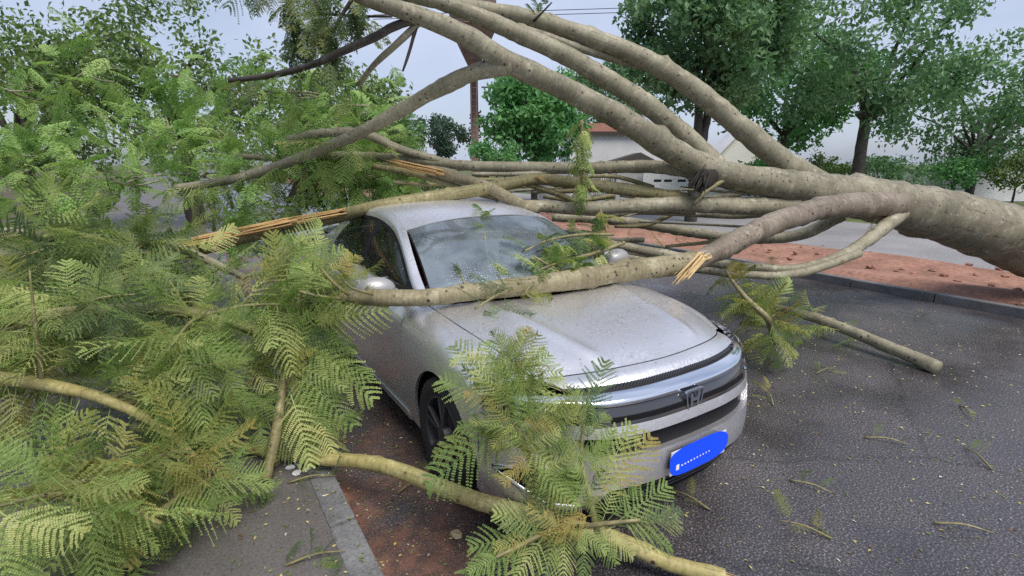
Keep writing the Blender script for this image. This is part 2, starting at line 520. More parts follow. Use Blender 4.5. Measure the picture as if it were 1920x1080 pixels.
belt = colm((.776, .925), (.800, .950), (.806, .975), (.800, 1.0), (.788, 1.02), (.763, 1.045), (.720, 1.063), (.680, 1.068))
sh1 = colm((.840, .868), (.855, .890), (.860, .910), (.860, .930), (.855, .950), (.838, .970), (.800, .985), (.760, .990))
sh2 = colm((.887, .796), (.893, .810), (.895, .825), (.897, .840), (.897, .855), (.885, .870), (.855, .885), (.810, .890))
md = colm((.893, .570), (.886, .565), (.886, .575), (.892, .590), (.900, .600), (.897, .620), (.875, .620), (.835, .620))
lw_ = colm((.883, .340), (.880, .330), (.880, .330), (.884, .340), (.892, .380), (.892, .400), (.875, .420), (.835, .420))
rk = colm((.845, .180), (.845, .180), (.845, .180), (.848, .180), (.860, .190), (.865, .200), (.860, .220), (.820, .240))
flank = np.array([belt, sh1, sh2, md, lw_, rk])
def su(s): return np.interp(s, ST, np.arange(len(ST)))
WR = .322
FW, RW = (.93, WR), (3.63, WR)
def arch(cy, R):
    def hole(c): return (c[1] - cy) ** 2 + (c[2] - WR) ** 2 < R * R
    def snp(p):
        d = math.hypot(p[1] - cy, p[2] - WR)
        if abs(d - R) > .022 or d < 1e-6: return None
        return (p[0], cy + (p[1] - cy) * R / d, WR + (p[2] - WR) * R / d)
    return dict(hole=hole, snap=snp)
R1 = [(.780, 1.40, .925), (.757, 1.60, 1.020), (.717, 1.80, 1.130), (.677, 2.0, 1.225), (.647, 2.2, 1.285), (.627, 2.5, 1.325), (.620, 2.8, 1.330), (.622, 3.1, 1.305), (.637, 3.4, 1.235), (.667, 3.7, 1.130), (.700, 3.95, 1.058)]
R2 = [(.722, 1.38, .940), (.697, 1.58, 1.050), (.662, 1.78, 1.165), (.622, 1.97, 1.270), (.592, 2.14, 1.335), (.557, 2.5, 1.387), (.552, 2.8, 1.392), (.547, 3.1, 1.375), (.547, 3.4, 1.320), (.562, 3.7, 1.215), (.590, 3.98, 1.085)]
R1S = [p[1] for p in R1]
def r1(s): return cr1(np.array(R1)[:, None, :], np.interp(s, R1S, np.arange(len(R1))))[:, 0]
def beltp(s): return cr1(np.array(belt)[:, None, :], su(s))[:, 0]
def ruled(bs, ts, n=9, drop=.0, lift=0.0, bow=.012):
    b = beltp(bs).copy(); t = r1(ts).copy(); b[:, 2] += lift; t[:, 2] -= drop; t[:, 0] += drop * .35
    k = L(0, 1, n)[None, :, None]
    g = b[:, None] * (1 - k) + t[:, None] * k
    g[..., 0] += (bow * 4 * k * (1 - k))[..., 0]
    return g
for s in (-1, 1):
    panel('front_fender', surf(fender, L(0, 5, 41), L(0, 5, 61)), side=s, **arch(FW[0], .358))
    d1 = panel('front_door', surf(flank, L(0, 5, 33), su(L(1.459, 2.520, 30))), side=s)
    d2 = panel('rear_door', surf(flank, L(0, 5, 41), su(L(2.528, 3.420, 40))), side=s, **arch(RW[0], .358))
    panel('rear_quarter', surf(flank, L(0, 5, 41), su(L(3.428, 4.35, 50))), side=s, **arch(RW[0], .358))
    cant = np.array([R1, R2]); mid_ = (cant[0] + cant[1]) / 2; mid_[:, 0] += .016; mid_[:, 2] += .008
    panel('screen_pillar', surf(np.array([R1, mid_, R2]), L(0, 2, 9), L(0, 10, 71)), side=s, flange=.02)
    bs = L(1.60, 2.47, 24); ts = L(1.66, 2.47, 24)
    panel('side_window', ruled(bs, ts, drop=.022, lift=.012), SGLASS, d1, side=s, flange=.004, inward=(0, 2.3, 1.1))
    bs = L(2.57, 3.42, 24); ts = L(2.57, 3.36, 24)
    panel('side_window', ruled(bs, ts, drop=.022, lift=.012), SGLASS, d2, side=s, flange=.004, inward=(0, 2.3, 1.1))
    # black surrounds: B-pillar, belt strip, upper frame
    panel('door_pillar_trim', ruled(L(2.475, 2.565, 4), L(2.475, 2.565, 4), lift=.0, drop=.01), BLACK, d1, side=s, flange=.008, inward=(0, 2.3, 1.1), off=.002)
    G = ruled(L(1.47, 3.46, 50), L(1.62, 3.42, 50), 9)
    a = G[:, :1] ; b_ = a + np.array([-.004, 0, .014]); panel('belt_strip', np.concatenate([a, b_], 1), CHROME, d1, side=s, flange=.006, off=.004, collide=False)
    t_ = r1(L(1.50, 3.5, 60)); t2 = t_.copy(); t2[:, 2] -= .026; t2[:, 0] += .010
    panel('window_frame', np.stack([t_, t2], 1), BLACK, d1, side=s, flange=.006, off=.003, collide=False)
    # mirror triangle + solid rear pillar below the rail
    panel('mirror_sail', ruled(L(1.465, 1.60, 5), L(1.465, 1.66, 5), lift=.0), BLACK, d1, side=s, flange=.006, inward=(0, 2.3, 1.1), off=.001)
    panel('rear_pillar', ruled(L(3.425, 3.93, 14), L(3.365, 3.93, 14), bow=.006), side=s, flange=.006, inward=(0, 2.3, 1.1))
    for dd, sy in ((d1, 2.33), (d2, 3.23)):
        p = surf(flank, [1.55], su([sy]))[0, 0]
        bm = bmesh.new(); box_bm(bm, (p[0] * s + .016 * s, p[1], p[2]), (.018, .19, .026), None, .008)
        link('handle', bm_mesh('handle', bm, True), PAINT, dd)
    # sill with bright edge
    G = surf(flank, [4.55, 5.0], su(L(1.36, 3.25, 40))); G[..., 0] += .006
    sill = panel('sill', np.swapaxes(G, 0, 1), PAINT, side=s, flange=.02, off=.004)
    G = surf(flank, [4.50, 4.56], su(L(1.36, 3.25, 40))); panel('sill_strip', np.swapaxes(G, 0, 1), SATIN, sill, collide=False, side=s, flange=.004, off=.006)
    # wheel-arch liner
    V = []; F = []
    for q in range(25):
        a = math.pi * q / 24
        for x in (.60, .875):
            for cy in (FW[0],): V.append((x * s, cy + .372 * math.cos(a), WR + .372 * math.sin(a)))
    F = [(2 * q, 2 * q + 1, 2 * q + 3, 2 * q + 2) for q in range(24)]
    link('arch_liner', mesh_np('arch_liner', V, F), BLACK, car)
    V2 = np.array(V); V2[:, 1] += RW[0] - FW[0]
    link('arch_liner', mesh_np('arch_liner', V2, F), BLACK, car)
    # door mirror
    bm = bmesh.new()
    bmesh.ops.create_uvsphere(bm, u_segments=24, v_segments=14, radius=1.0, matrix=Matrix.Translation((s * .985, 1.60, 1.005)) @ Matrix.Rotation(s * .12, 4, 'Z') @ Matrix.Diagonal((.125, .075, .078, 1)))
    for v in bm.verts:
        if v.co.y > 1.640: v.co.y = 1.640
    mir = link('door_mirror', bm_mesh('door_mirror', bm, True), MIRRORP, car)
    PANELS.append(mir)
    link('mirror_foot', box_mesh('mirror_foot', (s * .865, 1.60, .945), (.10, .06, .035), Matrix.Rotation(-s * .3, 4, 'Y'), .01), BLACK, mir)
    link('mirror_glass', box_mesh('mirror_glass', (s * .985, 1.6425, 1.005), (.20, .004, .125), None, .001), CHROME, mir)

# --- glasshouse
top_c = [(0, 1.925, 1.372), (0, 2.2, 1.413), (0, 2.5, 1.430), (0, 2.8, 1.432), (0, 3.1, 1.415), (0, 3.36, 1.375)]
def r2i(s):
    return cr1(np.array(R2)[:, None, :], np.interp(s, [p[1] for p in R2], np.arange(len(R2))))[:, 0]
edge = r2i(np.array([2.02, 2.24, 2.5, 2.8, 3.1, 3.42]))
rf = []
for c, e in zip(top_c, edge):
    c = np.array(c); row = []
    for k in (-1, -.72, -.36, 0, .36, .72, 1):
        a = abs(k); z = c[2] + (e[2] - c[2]) * (a ** 2.4); row.append((e[0] * k, c[1] + (e[1] - c[1]) * a ** 1.6, z))
    rf.append(row)
roof = panel('roof', surf(np.array(rf), L(0, 5, 41), L(0, 6, 49)), inward=(0, 2.6, 1.0))
wb = [(0, 1.135, .950), (.36, 1.170, .956), (.60, 1.262, .952), (.716, 1.375, .945)]
wt = [(0, 1.915, 1.366), (.30, 1.930, 1.358), (.50, 1.965, 1.330), (.612, 2.005, 1.290)]
def ws_row(k, bow):
    r = []
    for b_, t_ in zip(wb, wt):
        p = np.array(b_) * (1 - k) + np.array(t_) * k; p[2] += bow * 4 * k * (1 - k); p[1] -= bow * 2 * k * (1 - k); r.append(tuple(p))
    return [(-p[0], p[1], p[2]) for p in r[:0:-1]] + r
wsc = np.array([ws_row(k, .028) for k in (0, .25, .5, .75, 1)])
wind = panel('windscreen', surf(wsc, L(.06, 3.97, 33), L(.07, 5.93, 49)), WSCREEN, flange=.005, inward=(0, 2.6, .8))
# black glass border just under the screen's edge
G1 = surf(wsc, L(0, 4, 41), [0.0, .16]); panel('screen_border', G1, BLACK, wind, collide=False, flange=.008, inward=(0, 2.6, .8), off=-.006)
G1 = surf(wsc, L(0, 4, 41), [5.84, 6.0]); panel('screen_border', G1, BLACK, wind, collide=False, flange=.008, inward=(0, 2.6, .8), off=-.006)
G1 = surf(wsc, [0, .28], L(0, 6, 41)); panel('screen_border', G1, BLACK, wind, collide=False, flange=.008, inward=(0, 2.6, .8), off=-.006)
G1 = surf(wsc, [3.86, 4.02], L(0, 6, 41)); panel('screen_border', G1, BLACK, wind, collide=False, flange=.008, inward=(0, 2.6, .8), off=-.006)
panel('tint_band', surf(wsc, L(2.75, 3.93, 12), L(.25, 5.75, 41)), BAND, wind, collide=False, flange=0, inward=(0, 2.6, .8), off=-.008)
# cowl and wipers
G = np.stack([np.array([(p[0], p[1] + .004, p[2] - .012) for p in HG[-1]]), np.array([(p[0], p[1] + .07, p[2] + .000) for p in HG[-1]])], 1)
panel('cowl', G, BLACK, collide=False, flange=.01, inward=(0, 1.5, .5))
for x0, x1 in ((-.50, .05), (.10, .60)):
    bm = bmesh.new()
    k0 = surf(wsc, [.30], [3 + x0 / .72 * 2.6])[0, 0]; k1 = surf(wsc, [.42], [3 + x1 / .72 * 2.6])[0, 0]
    a, b_ = Vector(k0) + Vector((0, -.02, .02)), Vector(k1) + Vector((0, -.02, .02))
    d = b_ - a; q = d.to_track_quat('X', 'Z').to_matrix().to_4x4()
    box_bm(bm, (a + b_) / 2, (d.length, .012, .014), q)
    box_bm(bm, (a + b_) / 2 + Vector((0, -.012, .012)), (d.length * .5, .008, .01), q)
    link('wiper', bm_mesh('wiper', bm), BLACK, car)
rw0 = [(0, 3.37, 1.372), (.30, 3.385, 1.362), (.48, 3.41, 1.335), (.545, 3.43, 1.305)]
rw1 = [(0, 4.02, 1.115), (.30, 4.02, 1.112), (.50, 4.00, 1.100), (.585, 3.97, 1.090)]
def half2(r): return [(-p[0], p[1], p[2]) for p in r[:0:-1]] + list(r)
rwm = [tuple((np.array(a) + np.array(b)) / 2 + np.array([0, .02, .03])) for a, b in zip(rw0, rw1)]
panel('rear_window', surf(np.array([half2(rw0), half2(rwm), half2(rw1)]), L(0, 2, 17), L(0, 6, 33)), SGLASS, flange=.005)
# boot lid, rear bumper, tail lights
tl = [[(0, 4.03, 1.105), (.35, 4.03, 1.103), (.60, 3.98, 1.083), (.68, 3.96, 1.066)],
      [(0, 4.35, 1.100), (.35, 4.34, 1.098), (.58, 4.30, 1.085), (.675, 4.28, 1.068)],
      [(0, 4.47, 1.075), (.35, 4.45, 1.072), (.56, 4.39, 1.060), (.66, 4.36, 1.045)],
      [(0, 4.50, .900), (.35, 4.48, .900), (.58, 4.42, .890), (.70, 4.37, .885)],
      [(0, 4.52, .700), (.35, 4.50, .700), (.60, 4.44, .690), (.76, 4.37, .690)]]
panel('boot_lid', surf(np.array([half2(r) for r in tl]), L(0, 4, 33), L(0, 6, 33)), inward=(0, 3.8, .7))
rb = [[(0, 4.56, .695), (.35, 4.545, .695), (.62, 4.48, .69), (.80, 4.35, .69)], [(0, 4.61, .55), (.35, 4.59, .55), (.66, 4.51, .55), (.838, 4.352, .55)],
      [(0, 4.60, .40), (.35, 4.58, .40), (.66, 4.50, .40), (.838, 4.352, .40)], [(0, 4.52, .25), (.35, 4.50, .25), (.64, 4.44, .25), (.82, 4.352, .25)]]
panel('rear_bumper', surf(np.array([half2(r) for r in rb]), L(0, 3, 17), L(0, 6, 41)), inward=(0, 3.8, .5))
for s in (-1, 1):
    G = np.array([[(.52, 4.45, .92), (.66, 4.40, .92), (.80, 4.345, .90)], [(.48, 4.46, .80), (.66, 4.42, .79), (.82, 4.35, .78)]])
    panel('tail_light', surf(G, L(0, 1, 5), L(0, 2, 15)), simple('red_lens', (.35, .01, .01), .1, 0, 1.0), side=s, flange=.03, off=.012, collide=False)

# --- floor pan and inner dark body so that no gap looks through
bm = bmesh.new()
box_bm(bm, (0, 2.35, .24), (1.50, 3.9, .10), None, .03)
box_bm(bm, (0, .62, .52), (1.10, .62, .46), None, .05)
box_bm(bm, (0, 1.30, .60), (1.46, .16, .62), None, .03)
box_bm(bm, (0, 4.05, .62), (1.20, .62, .50), None, .05)
link('floor_pan', bm_mesh('floor_pan', bm), BLACK, car)
bm = bmesh.new()
box_bm(bm, (0, 1.62, .86), (1.40, .44, .16), None, .05)
link('dashboard', bm_mesh('dashboard', bm, False), simple('dash_grey', (.30, .31, .33), .6), car)
for s in (-1, 1):
    bm = bmesh.new()
    box_bm(bm, (s * .37, 2.30, .47), (.50, .52, .16), None, .05)
    box_bm(bm, (s * .37, 2.58, .80), (.48, .14, .62), Matrix.Rotation(-.28, 4, 'X'), .05)
    box_bm(bm, (s * .37, 2.70, 1.17), (.26, .09, .17), Matrix.Rotation(-.2, 4, 'X'), .03)
    link('front_seat', bm_mesh('front_seat', bm, False), MAROON if s < 0 else SEAT, car)
bm = bmesh.new()
box_bm(bm, (0, 3.15, .50), (1.26, .52, .16), None, .05)
box_bm(bm, (0, 3.42, .78), (1.26, .14, .60), Matrix.Rotation(-.3, 4, 'X'), .05)
link('rear_bench', bm_mesh('rear_bench', bm, False), SEAT, car)
bm = bmesh.new()
M = Matrix.Translation((.37, 1.98, .88)) @ Matrix.Rotation(math.radians(68), 4, 'X')
for q in range(28):
    a, b_ = 2 * math.pi * q / 28, 2 * math.pi * (q + 1) / 28
    p, r_ = M @ Vector((.185 * math.cos(a), .185 * math.sin(a), 0)), M @ Vector((.185 * math.cos(b_), .185 * math.sin(b_), 0))
    d = r_ - p; box_bm(bm, (p + r_) / 2, (d.length * 1.1, .026, .026), d.to_track_quat('X', 'Z').to_matrix().to_4x4())
box_bm(bm, (.37, 1.98, .88), (.14, .05, .12), Matrix.Rotation(math.radians(-22), 4, 'X'), .02)
box_bm(bm, (.37, 1.98, .88), (.34, .02, .03), Matrix.Rotation(math.radians(-22), 4, 'X'))
link('steering_wheel', bm_mesh('steering_wheel', bm), BLACK, car)
link('rear_view_mirror', box_mesh('rear_view_mirror', (0, 1.99, 1.285), (.23, .03, .06), None, .012), BLACK, car)

# --- wheels
def lathe(prof, n=48):
    V = []; m = len(prof)
    for q in range(n):
        a = 2 * math.pi * q / n
        V += [(x, r * math.cos(a), r * math.sin(a)) for x, r in prof]
    F = [(q * m + k, q * m + k + 1, ((q + 1) % n) * m + k + 1, ((q + 1) % n) * m + k) for q in range(n) for k in range(m - 1)]
    return V, F
tyre_prof = [(-.10, .215), (-.112, .25), (-.114, .285), (-.100, .312), (-.075, .3215), (-.05, .3225), (-.048, .316), (-.040, .316), (-.038, .3225), (.0, .3230), (.038, .3225), (.040, .316), (.048, .316), (.05, .3225), (.075, .3215), (.100, .312), (.114, .285), (.112, .25), (.10, .215)]
V, F = lathe(tyre_prof); TYRE = mesh_np('tyre', V, F)
TYRE.materials.append(RUBBER)
bm = bmesh.new()
V, F = lathe([(.085, .219), (.100, .219), (.104, .212), (.098, .205), (.04, .198), (-.09, .200)])
vv = [bm.verts.new(v) for v in V]
for f in F: bm.faces.new([vv[i] for i in f])
for k in range(10):
    a = 2 * math.pi * (k // 2) / 5 + (.17 if k % 2 else -.17)
    a2 = 2 * math.pi * (k // 2) / 5 + (.06 if k % 2 else -.06)
    p, q = Vector((.088, .05 * math.cos(a2), .05 * math.sin(a2))), Vector((.092, .206 * math.cos(a), .206 * math.sin(a)))
    d = q - p; box_bm(bm, (p + q) / 2, (d.length, .026, .020), d.to_track_quat('X', 'Z').to_matrix().to_4x4(), .004)
bmesh.ops.create_cone(bm, segments=24, radius1=.062, radius2=.050, depth=.04, cap_ends=True, matrix=Matrix.Translation((.085, 0, 0)) @ Matrix.Rotation(math.pi / 2, 4, 'Y'))
RIM = bm_mesh('rim', bm); RIM.materials.append(RIMM)
bm = bmesh.new()
bmesh.ops.create_cone(bm, segments=32, radius1=.15, radius2=.15, depth=.02, cap_ends=True, matrix=Matrix.Translation((.02, 0, 0)) @ Matrix.Rotation(math.pi / 2, 4, 'Y'))
DISC = bm_mesh('brake_disc', bm); DISC.materials.append(simple('brake_steel', (.22, .2, .19), .4, .9))
for s in (-1, 1):
    for (cy, cz) in (FW, RW):
        w = empty('wheel', (s * .775, cy, cz), 0, car)
        w.rotation_euler = (.3, 0, math.pi if s < 0 else 0)
        for nm, me in (('tyre', TYRE), ('rim', RIM), ('brake_disc', DISC)): link(nm, me, None, w)

# ------------------------------------------------------------------ street setting; street frame: n across (towards photo right), d along
NV = Vector((math.cos(CAR_RZ), math.sin(CAR_RZ), 0)); DV = Vector((-math.sin(CAR_RZ), math.cos(CAR_RZ), 0))
KN = 0.50                                              # road edge at the near kerb
def st(n, d, z=0.0): return NV * n + DV * d + Vector((0, 0, z))
def street_sheet(name, n0, n1, d0, d1, z, mat, nn=2, nd=2, fz=None):
    ns, ds = L(n0, n1, nn), L(d0, d1, nd)
    V = [(a, b, (fz(a, b) if fz else 0)) for a in ns for b in ds]
    F = [(i * nd + j, i * nd + j + 1, (i + 1) * nd + j + 1, (i + 1) * nd + j) for i in range(nn - 1) for j in range(nd - 1)]
    F = [f[::-1] for f in F]
    o = link(name, mesh_np(name, V, F), mat); o.location = (0, 0, z); o.rotation_euler = (0, 0, CAR_RZ)
    tag(o, kind='structure'); return o
def road_mat():
    m, n, l, b = mat_new('wet_asphalt')
    t = n.new('ShaderNodeTexCoord'); o = t.outputs['Object']
    f = noise(n, l, o, 95, 3, .75); g = noise(n, l, o, .9, 6, .65); w = noise(n, l, o, 2.2, 4)
    c = ramp(n, [(.33, (.016, .0145, .0155)), (.55, (.066, .060, .065)), (.68, (.30, .285, .30))])
    l.new(f.outputs['Fac'], c.inputs['Fac'])
    sx = n.new('ShaderNodeSeparateXYZ'); l.new(o, sx.inputs[0])
    mr = n.new('ShaderNodeMapRange'); l.new(sx.outputs['X'], mr.inputs['Value'])
    mr.inputs['From Min'].default_value = KN + .05; mr.inputs['From Max'].default_value = KN + .85
    mr.inputs['To Min'].default_value = 1; mr.inputs['To Max'].default_value = 0
    md = n.new('ShaderNodeMath'); md.operation = 'MULTIPLY_ADD'; l.new(w.outputs['Fac'], md.inputs[0]); md.inputs[1].default_value = 3.6; md.inputs[2].default_value = -1.28
    mm = n.new('ShaderNodeMath'); mm.operation = 'MULTIPLY'; mm.use_clamp = True; l.new(mr.outputs[0], mm.inputs[0]); l.new(md.outputs[0], mm.inputs[1])
    mud = ramp(n, [(.3, (.07, .034, .022)), (.7, (.25, .11, .065))]); l.new(noise(n, l, o, 14, 5).outputs['Fac'], mud.inputs['Fac'])
    MUDMIX = (mm.outputs[0], mud.outputs['Color'])
    pt = ramp(n, [(.35, (.62, .62, .62)), (.5, (1, 1, 1)), (.66, (1.35, 1.33, 1.3))]); l.new(g.outputs['Fac'], pt.inputs['Fac'])
    vo = n.new('ShaderNodeTexVoronoi'); vo.feature = 'DISTANCE_TO_EDGE'; vo.inputs['Scale'].default_value = .55
    wp = noise(n, l, o, 2.5, 6, .7); l.new(mixc(n, l, .22, o, wp.outputs['Color']), vo.inputs['Vector'])
    ce = ramp(n, [(.0, (.62, .62, .62)), (.008, (1, 1, 1))]); l.new(vo.outputs['Distance'], ce.inputs['Fac'])
    rc = mixc(n, l, 1, mixc(n, l, 1, c.outputs['Color'], pt.outputs['Color'], 'MULTIPLY'), ce.outputs['Color'], 'MULTIPLY')
    l.new(mixc(n, l, MUDMIX[0], rc, MUDMIX[1]), b.inputs['Base Color'])
    r = ramp(n, [(.38, (.11, .11, .11)), (.60, (.5, .5, .5))]); l.new(g.outputs['Fac'], r.inputs['Fac'])
    l.new(mixc(n, l, mm.outputs[0], r.outputs['Color'], (.75, .75, .75)), b.inputs['Roughness'])
    bump(n, l, f.outputs['Fac'], b, .30, .004)
    return m
def speckle_mat(name, a, b_, c, scale, rough, fine=80, bs=.3):
    m, n, l, b = mat_new(name)
    t = n.new('ShaderNodeTexCoord'); o = t.outputs['Object']
    g = noise(n, l, o, scale, 7, .6); f = noise(n, l, o, fine, 4, .7)
    r = ramp(n, [(.3, a), (.55, b_), (.75, c)]); l.new(g.outputs['Fac'], r.inputs['Fac'])
    k = ramp(n, [(.3, (.55, .55, .55)), (.7, (1.25, 1.25, 1.25))]); l.new(f.outputs['Fac'], k.inputs['Fac'])
    l.new(mixc(n, l, 1.0, r.outputs['Color'], k.outputs['Color'], 'MULTIPLY'), b.inputs['Base Color'])
    b.inputs['Roughness'].default_value = rough
    bump(n, l, f.outputs['Fac'], b, bs, .006)
    return m
ROAD = road_mat()
WALKM = speckle_mat('damp_concrete', (.082, .074, .071), (.125, .114, .110), (.175, .163, .155), 1.6, .62)
KERBM = speckle_mat('kerb_concrete', (.085, .085, .085), (.15, .15, .155), (.22, .22, .225), 3.0, .7)
SOIL = speckle_mat('red_soil', (.19, .095, .065), (.32, .165, .115), (.42, .25, .19), 1.3, .9, 16, .9)
GRASS = speckle_mat('far_grass', (.05, .075, .018), (.085, .12, .03), (.15, .16, .06), .6, .95, 9, .8)
PAVE = speckle_mat('far_pavement', (.19, .185, .19), (.26, .255, .265), (.32, .31, .32), .5, .8, 30)
DIRT = speckle_mat('left_verge_soil', (.05, .04, .025), (.09, .07, .04), (.10, .11, .04), 1.2, .95, 20, .7)
bm = bmesh.new(); bmesh.ops.create_grid(bm, x_segments=1, y_segments=1, size=500)
gr = link('ground', bm_mesh('ground', bm), GRASS); gr.location = (0, 0, -.03); tag(gr, kind='structure')
street_sheet('road', KN, 8.02, -25, 160, 0, ROAD)
street_sheet('pavement', -3.2, KN - .125, -25, 160, .128, WALKM)
street_sheet('left_verge', -30, -3.2, -25, 160, .10, DIRT)
street_sheet('red_soil_verge', 8.16, 11.3, -12, 90, .02, SOIL, 24, 200,
             lambda a, b: .08 * math.sin(a * 1.9 + math.sin(b * .7)) * math.sin(b * .9 + a) * min(1, (a - 8.16) * 2, (11.3 - a) * 2) + .05 * min(1, (a - 8.16) * 2, (11.3 - a) * 2))
street_sheet('far_pavement', 11.3, 17.2, -25, 160, .0, PAVE)
# kerbs, stone by stone where they can be told apart
kb = empty('kerb'); tag(kb, kind='structure'); kb.rotation_euler = (0, 0, CAR_RZ)
bm = bmesh.new(); box_bm(bm, (0, 0, .065), (.122, .992, .14), None, .012); KS = bm_mesh('kerb_stone', bm); KS.materials.append(KERBM)
for k in range(16):
    o = link('kerb_stone', KS, None, kb); o.location = (KN - .063 + random.uniform(-.004, .004), -.35 + k * 1.0, random.uniform(-.004, .004)); o.rotation_euler = (0, random.uniform(-.01, .01), random.uniform(-.004, .004))
link('kerb_run', box_mesh('kerb_run', (KN - .063, 90, .062), (.12, 148.6, .134)), KERBM, kb)
kb2 = empty('far_kerb'); tag(kb2, kind='structure'); kb2.rotation_euler = (0, 0, CAR_RZ)
for k in range(20):
    o = link('kerb_stone', KS, None, kb2); o.location = (8.09, -3 + k, -.02 + random.uniform(-.004, .004))

# ------------------------------------------------------------------ background buildings
WALLW = speckle_mat('white_render', (.60, .60, .62), (.72, .72, .74), (.78, .78, .80), .8, .85, 40, .15)
WALLG = speckle_mat('grey_render', (.34, .34, .35), (.44, .44, .45), (.50, .50, .51), .9, .85, 40, .2)
TILE = speckle_mat('terracotta', (.18, .08, .05), (.28, .12, .08), (.36, .19, .13), 3, .85, 30, .3)
DARK = simple('dark_opening', (.02, .02, .022), .5)
GATE = simple('grey_gate_paint', (.12, .125, .13), .5, .3)
def house(name, u0, u1, vt, d, depth_m, label, cat, roof_h, eave=.35, wallm=WALLW, windows=()):
    a, b = at(u0, vt, d), at(u1, vt, d); zt = a.z; a.z = b.z = 0
    ax = (b - a); w = ax.length; ang = math.atan2(ax.y, ax.x)
    h = empty(name, a, ang); tag(h, label, cat)
    t = .2
    # front wall with window openings cut as real gaps
    xs = sorted({0, w, *[x for (x0, x1, z0, z1) in windows for x in (x0, x1)]}); zs = sorted({0, zt, *[z for (x0, x1, z0, z1) in windows for z in (z0, z1)]})
    bm = bmesh.new()
    for i in range(len(xs) - 1):
        for j in range(len(zs) - 1):
            cx, cz = (xs[i] + xs[i + 1]) / 2, (zs[j] + zs[j + 1]) / 2
            if any(x0 < cx < x1 and z0 < cz < z1 for (x0, x1, z0, z1) in windows): continue
            box_bm(bm, (cx, t / 2, cz), (xs[i + 1] - xs[i], t, zs[j + 1] - zs[j]))
    link('wall', bm_mesh('wall', bm), wallm, h)
    for (x, sx, y, sy) in ((t / 2, t, depth_m / 2 + t / 2, depth_m - t), (w - t / 2, t, depth_m / 2 + t / 2, depth_m - t), (w / 2, w - 2 * t - .01, depth_m - t / 2, t)):
        link('wall', box_mesh('wall', (x, y, zt / 2), (sx, sy, zt - .006)), wallm, h)
    for (x0, x1, z0, z1) in windows:
        f = empty('window', ((x0 + x1) / 2, .1, (z0 + z1) / 2), 0, h)
        link('pane', box_mesh('pane', (0, .03, 0), (x1 - x0, .02, z1 - z0)), simple('window_glass', (.03, .035, .04), .06), f)
        bm = bmesh.new()
        for sx in (-1, 0, 1): box_bm(bm, (sx * (x1 - x0 - .06) / 2, -.02, 0), (.06, .06, z1 - z0))
        for sz in (-1, 1): box_bm(bm, (0, -.025, sz * (z1 - z0 - .06) / 2), (x1 - x0 - .01, .05, .06))
        link('frame', bm_mesh('frame', bm), GATE, f)
    if roof_h > 0:
        # ridged tile roof: two slopes, each a corrugated sheet with courses
        V, F = [], []
        rows = 18; cols = int((w + 2 * eave) / .11) * 2
        for s in (0, 1):
            o0 = len(V)
            for i in range(rows + 1):
                k = i / rows
                for j in range(cols + 1):
                    x = -eave + (w + 2 * eave) * j / cols
                    y = (-eave + (depth_m / 2 + eave) * k) if s == 0 else (depth_m + eave - (depth_m / 2 + eave) * k)
                    V.append((x, y, zt + .02 + roof_h * k - .1 * (1 - k) + .035 * (j % 2) + .02 * (i % 2)))
            for i in range(rows):
                for j in range(cols):
                    q = o0 + i * (cols + 1) + j
                    f = (q, q + 1, q + cols + 2, q + cols + 1)
                    F.append(f if s == 0 else f[::-1])
        link('roof', mesh_np('roof', V, F, False), TILE, h)
        link('fascia', box_mesh('fascia', (w / 2, -eave + .0, zt - .10), (w + 2 * eave, .05, .16)), simple('dark_fascia', (.05, .035, .03), .7), h)
        for x in (-.001 + t / 2, w - t / 2 + .001):
            bm = bmesh.new()
            tri = [(x - t / 2, .02, zt - .003), (x - t / 2, depth_m - .02, zt - .003), (x - t / 2, depth_m / 2, zt + roof_h - .08)]
            A = [bm.verts.new(p) for p in tri]; B = [bm.verts.new((p[0] + t, p[1], p[2])) for p in tri]
            bm.faces.new(A[::-1]); bm.faces.new(B)
            for k in range(3): bm.faces.new((A[k], A[(k + 1) % 3], B[(k + 1) % 3], B[k]))
            link('gable', bm_mesh('gable', bm), wallm, h)
    return h
house('white_house', 1070, 1262, 246, 28, 6.0, 'white rendered house with red tiled roof behind the grey wall', 'house', 0.6, .22)
# gable end of the long house faces the street on its near corner
hb = empty('gable_annexe', st(0, 0), 0)
a = at(1338, 300, 30); b = at(1440, 300, 30); zt = a.z; a.z = b.z = 0
hb.location = a; hb.rotation_euler = (0, 0, math.atan2((b - a).y, (b - a).x)); tag(hb, 'cream gable end with a steep roofline right of the tree trunk', 'building')
w = (b - a).length
bm = bmesh.new()
pts = [(0, 0), (w, 0), (w, zt + .2), (w * .5, zt + 1.75), (0, zt)]
A = [bm.verts.new((x, 0, z)) for x, z in pts]; B = [bm.verts.new((x, 1.6, z)) for x, z in pts]
bm.faces.new(A); bm.faces.new(B[::-1])
for k in range(5): bm.faces.new((A[k], B[k], B[(k + 1) % 5], A[(k + 1) % 5]))
bmesh.ops.recalc_face_normals(bm, faces=bm.faces)
link('wall', bm_mesh('wall', bm), speckle_mat('cream_render', (.66, .64, .58), (.74, .72, .66), (.78, .76, .72), .8, .85, 40, .15), hb)
for (x0, z0), (x1, z1) in (((-.15, zt - .12), (w * .5, zt + 1.80)), ((w * .5, zt + 1.80), (w + .15, zt + .06))):
    p, q = Vector((x0, .75, z0)), Vector((x1, .75, z1)); dd = q - p
    link('roof', box_mesh('roof', (p + q) / 2 + Vector((0, 0, .05)), (dd.length, 1.9, .08), dd.to_track_quat('X', 'Z').to_matrix().to_4x4()), WALLW, hb)
